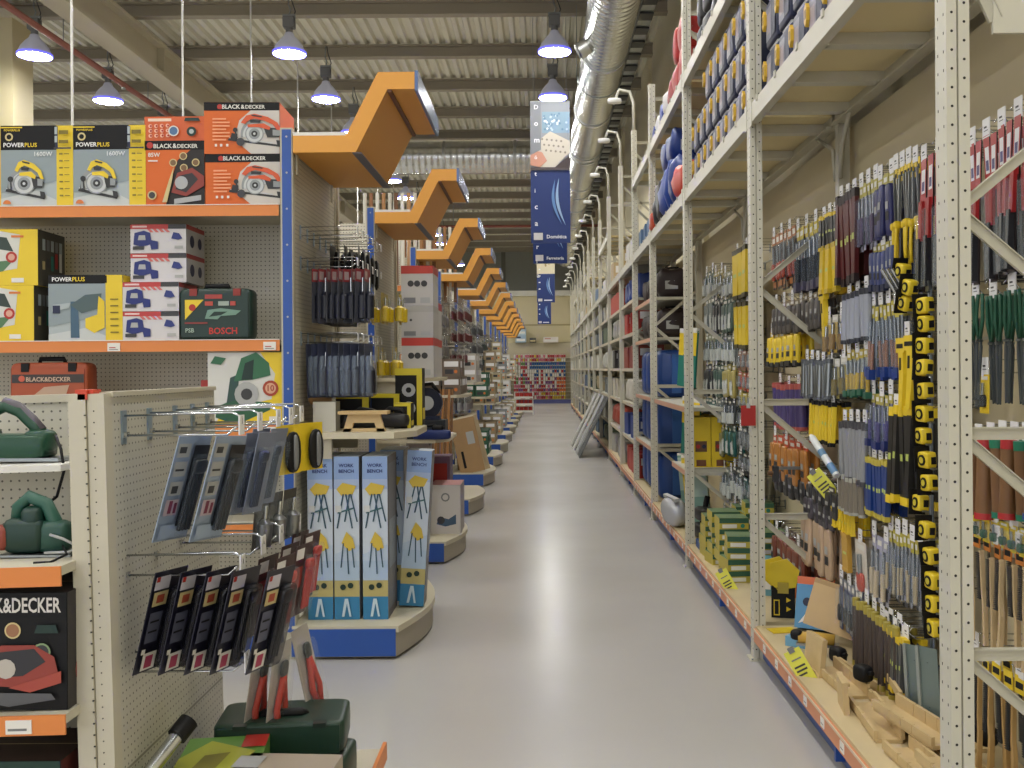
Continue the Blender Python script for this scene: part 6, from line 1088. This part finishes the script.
for q, (c, cn) in enumerate((('#b3221c', 'red'), ('#b3221c', 'red'), ('#a82a2a', 'red'), ('#c9c4c8', 'white'), ('#1e3f9a', 'blue'), ('#d8d8dc', 'white'), ('#1e3f9a', 'blue'))):
    for s in range(2 if q < 2 else 1): pack_(mat(c, .45), .3, .31, .34-.03*q).at((X0+.16, 8.35+.32*q, ZD2+.074+(.28 if s else 0)), '%s shiny plastic pack on the upper level of the third overhead bay' % cn, '%s plastic packs on the upper third overhead bay' % cn, (R(8), 0, R(rnd.uniform(-10, 10))))
for q, (c, cn, z, h) in enumerate((('#c43a26', 'red', 0, .3), ('#16337f', 'blue', 0, .42), ('#1a3f96', 'blue', 0, .5), ('#1a3f96', 'blue', 0, .46), ('#2a2a30', 'black', 0, .45), ('#303036', 'black', 0, .3), ('#c2482a', 'orange', 0, .22))):
    pack_(mat(c, .4), .34, .34, h).at((X0+.14, 8.35+.33*q, ZD+.074), '%s soft bag on the lower level of the third overhead bay' % cn, '%s bags on the lower third overhead bay' % cn, (0, 0, R(rnd.uniform(-12, 12))))
for q in range(2): pack_(mat('#16337f', .4), .3, .42, .3).at((X0+.16, 9.1+.4*q, ZD+.074+.45), 'blue soft bag on top of the others in the third overhead bay', 'upper blue bags in the third overhead bay')
for i in range(3, 15):
    a, b_ = YC[i]+.1, YC[i+1]-.1; n = 4; st = (b_-a)/n; c, cn = [('#d0cdc6', 'white'), ('#b9a27a', 'brown'), ('#c9c6c0', 'white'), ('#4a6a90', 'blue')][i % 4]
    kk = Kit('storage_carton', 'box', boxed(.36, st*.8, .28+.05*(i % 3), mat(c, .5)))
    for q in range(n):
        if (q+i) % 4 != 3: kk.at((X0+.24, a+st*q+.03, ZD+.0735), '%s carton on the overhead level of the %s rack bay' % (cn, ORD[i+1]), 'cartons on the overhead level of the %s bay' % ORD[i+1], (0, 0, R(rnd.uniform(-4, 4))))
# bracket arms with little flood lamps on the far frames
ar = M(); ar.tube([(0, 0, 0), (0, 0, .35), (-.05, 0, .5), (-.18, 0, .52), (-.22, 0, .42)], .02, mat('#c9c6ba', .4), 8)
fl = M(); fl.sell((-.24, 0, .38), (.09, .05, .035), mat('#d8d8d6', .3), .5); fla = Kit('bracket_arm', 'light bracket', ar, [('lamp_head', fl)])
for i in range(4, 16): fla.at((X0+.03, YC[i], ZTOP+.003), 'hooked white bracket on top of the %s rack frame' % ORD[i+1], 'hooked brackets on the far rack frames')
# corrugated sheets leaning on the rack
def corr(c):
    m = M(); n = 12
    for q in range(n): m.box(-.006+(.012 if q % 2 else 0), .006+(.012 if q % 2 else 0), -.36+.06*q, -.30+.06*q, 0, 1.2, c)
    return m
for i, (y, c, cn) in enumerate(((18.3, '#6c7074', 'dark grey'), (19.1, '#b9bcbd', 'grey'), (20.1, '#d0d1cf', 'pale grey'), (21.0, '#d4d5d2', 'pale grey'))):
    Kit('corrugated_sheet', 'sheet', corr(mat(c, .5)), [('edge_trim', M().box(-.008, .02, -.36, .36, 1.2, 1.21, mat(c, .5)))]).at((.64-.02*i, y, .0), '%s corrugated sheet leaning against the far rack' % cn, '%s corrugated sheets leaning on the rack' % cn, (0, R(26), 0))
# ================================================================ LIGHT AND VIEW
w = bpy.data.worlds.new('world'); bpy.context.scene.world = w; w.use_nodes = True; w.node_tree.nodes['Background'].inputs[0].default_value = (.97, .98, 1., 1); w.node_tree.nodes['Background'].inputs[1].default_value = 1.8  # soft fill entering through the added front window
sc = bpy.context.scene; vs = sc.view_settings; vs.view_transform = 'Standard'; vs.look = 'None'; vs.gamma = 1; vs.exposure = -0.12; vs.use_curve_mapping = False
sc.cycles.use_denoising = True; sc.cycles.max_bounces = 10; sc.cycles.diffuse_bounces = 8; sc.cycles.glossy_bounces = 4; sc.cycles.transparent_max_bounces = 24; sc.cycles.sample_clamp_indirect = 10
sc.cycles.use_adaptive_sampling = True; sc.cycles.adaptive_threshold = .02; sc.cycles.caustics_reflective = False; sc.cycles.caustics_refractive = False
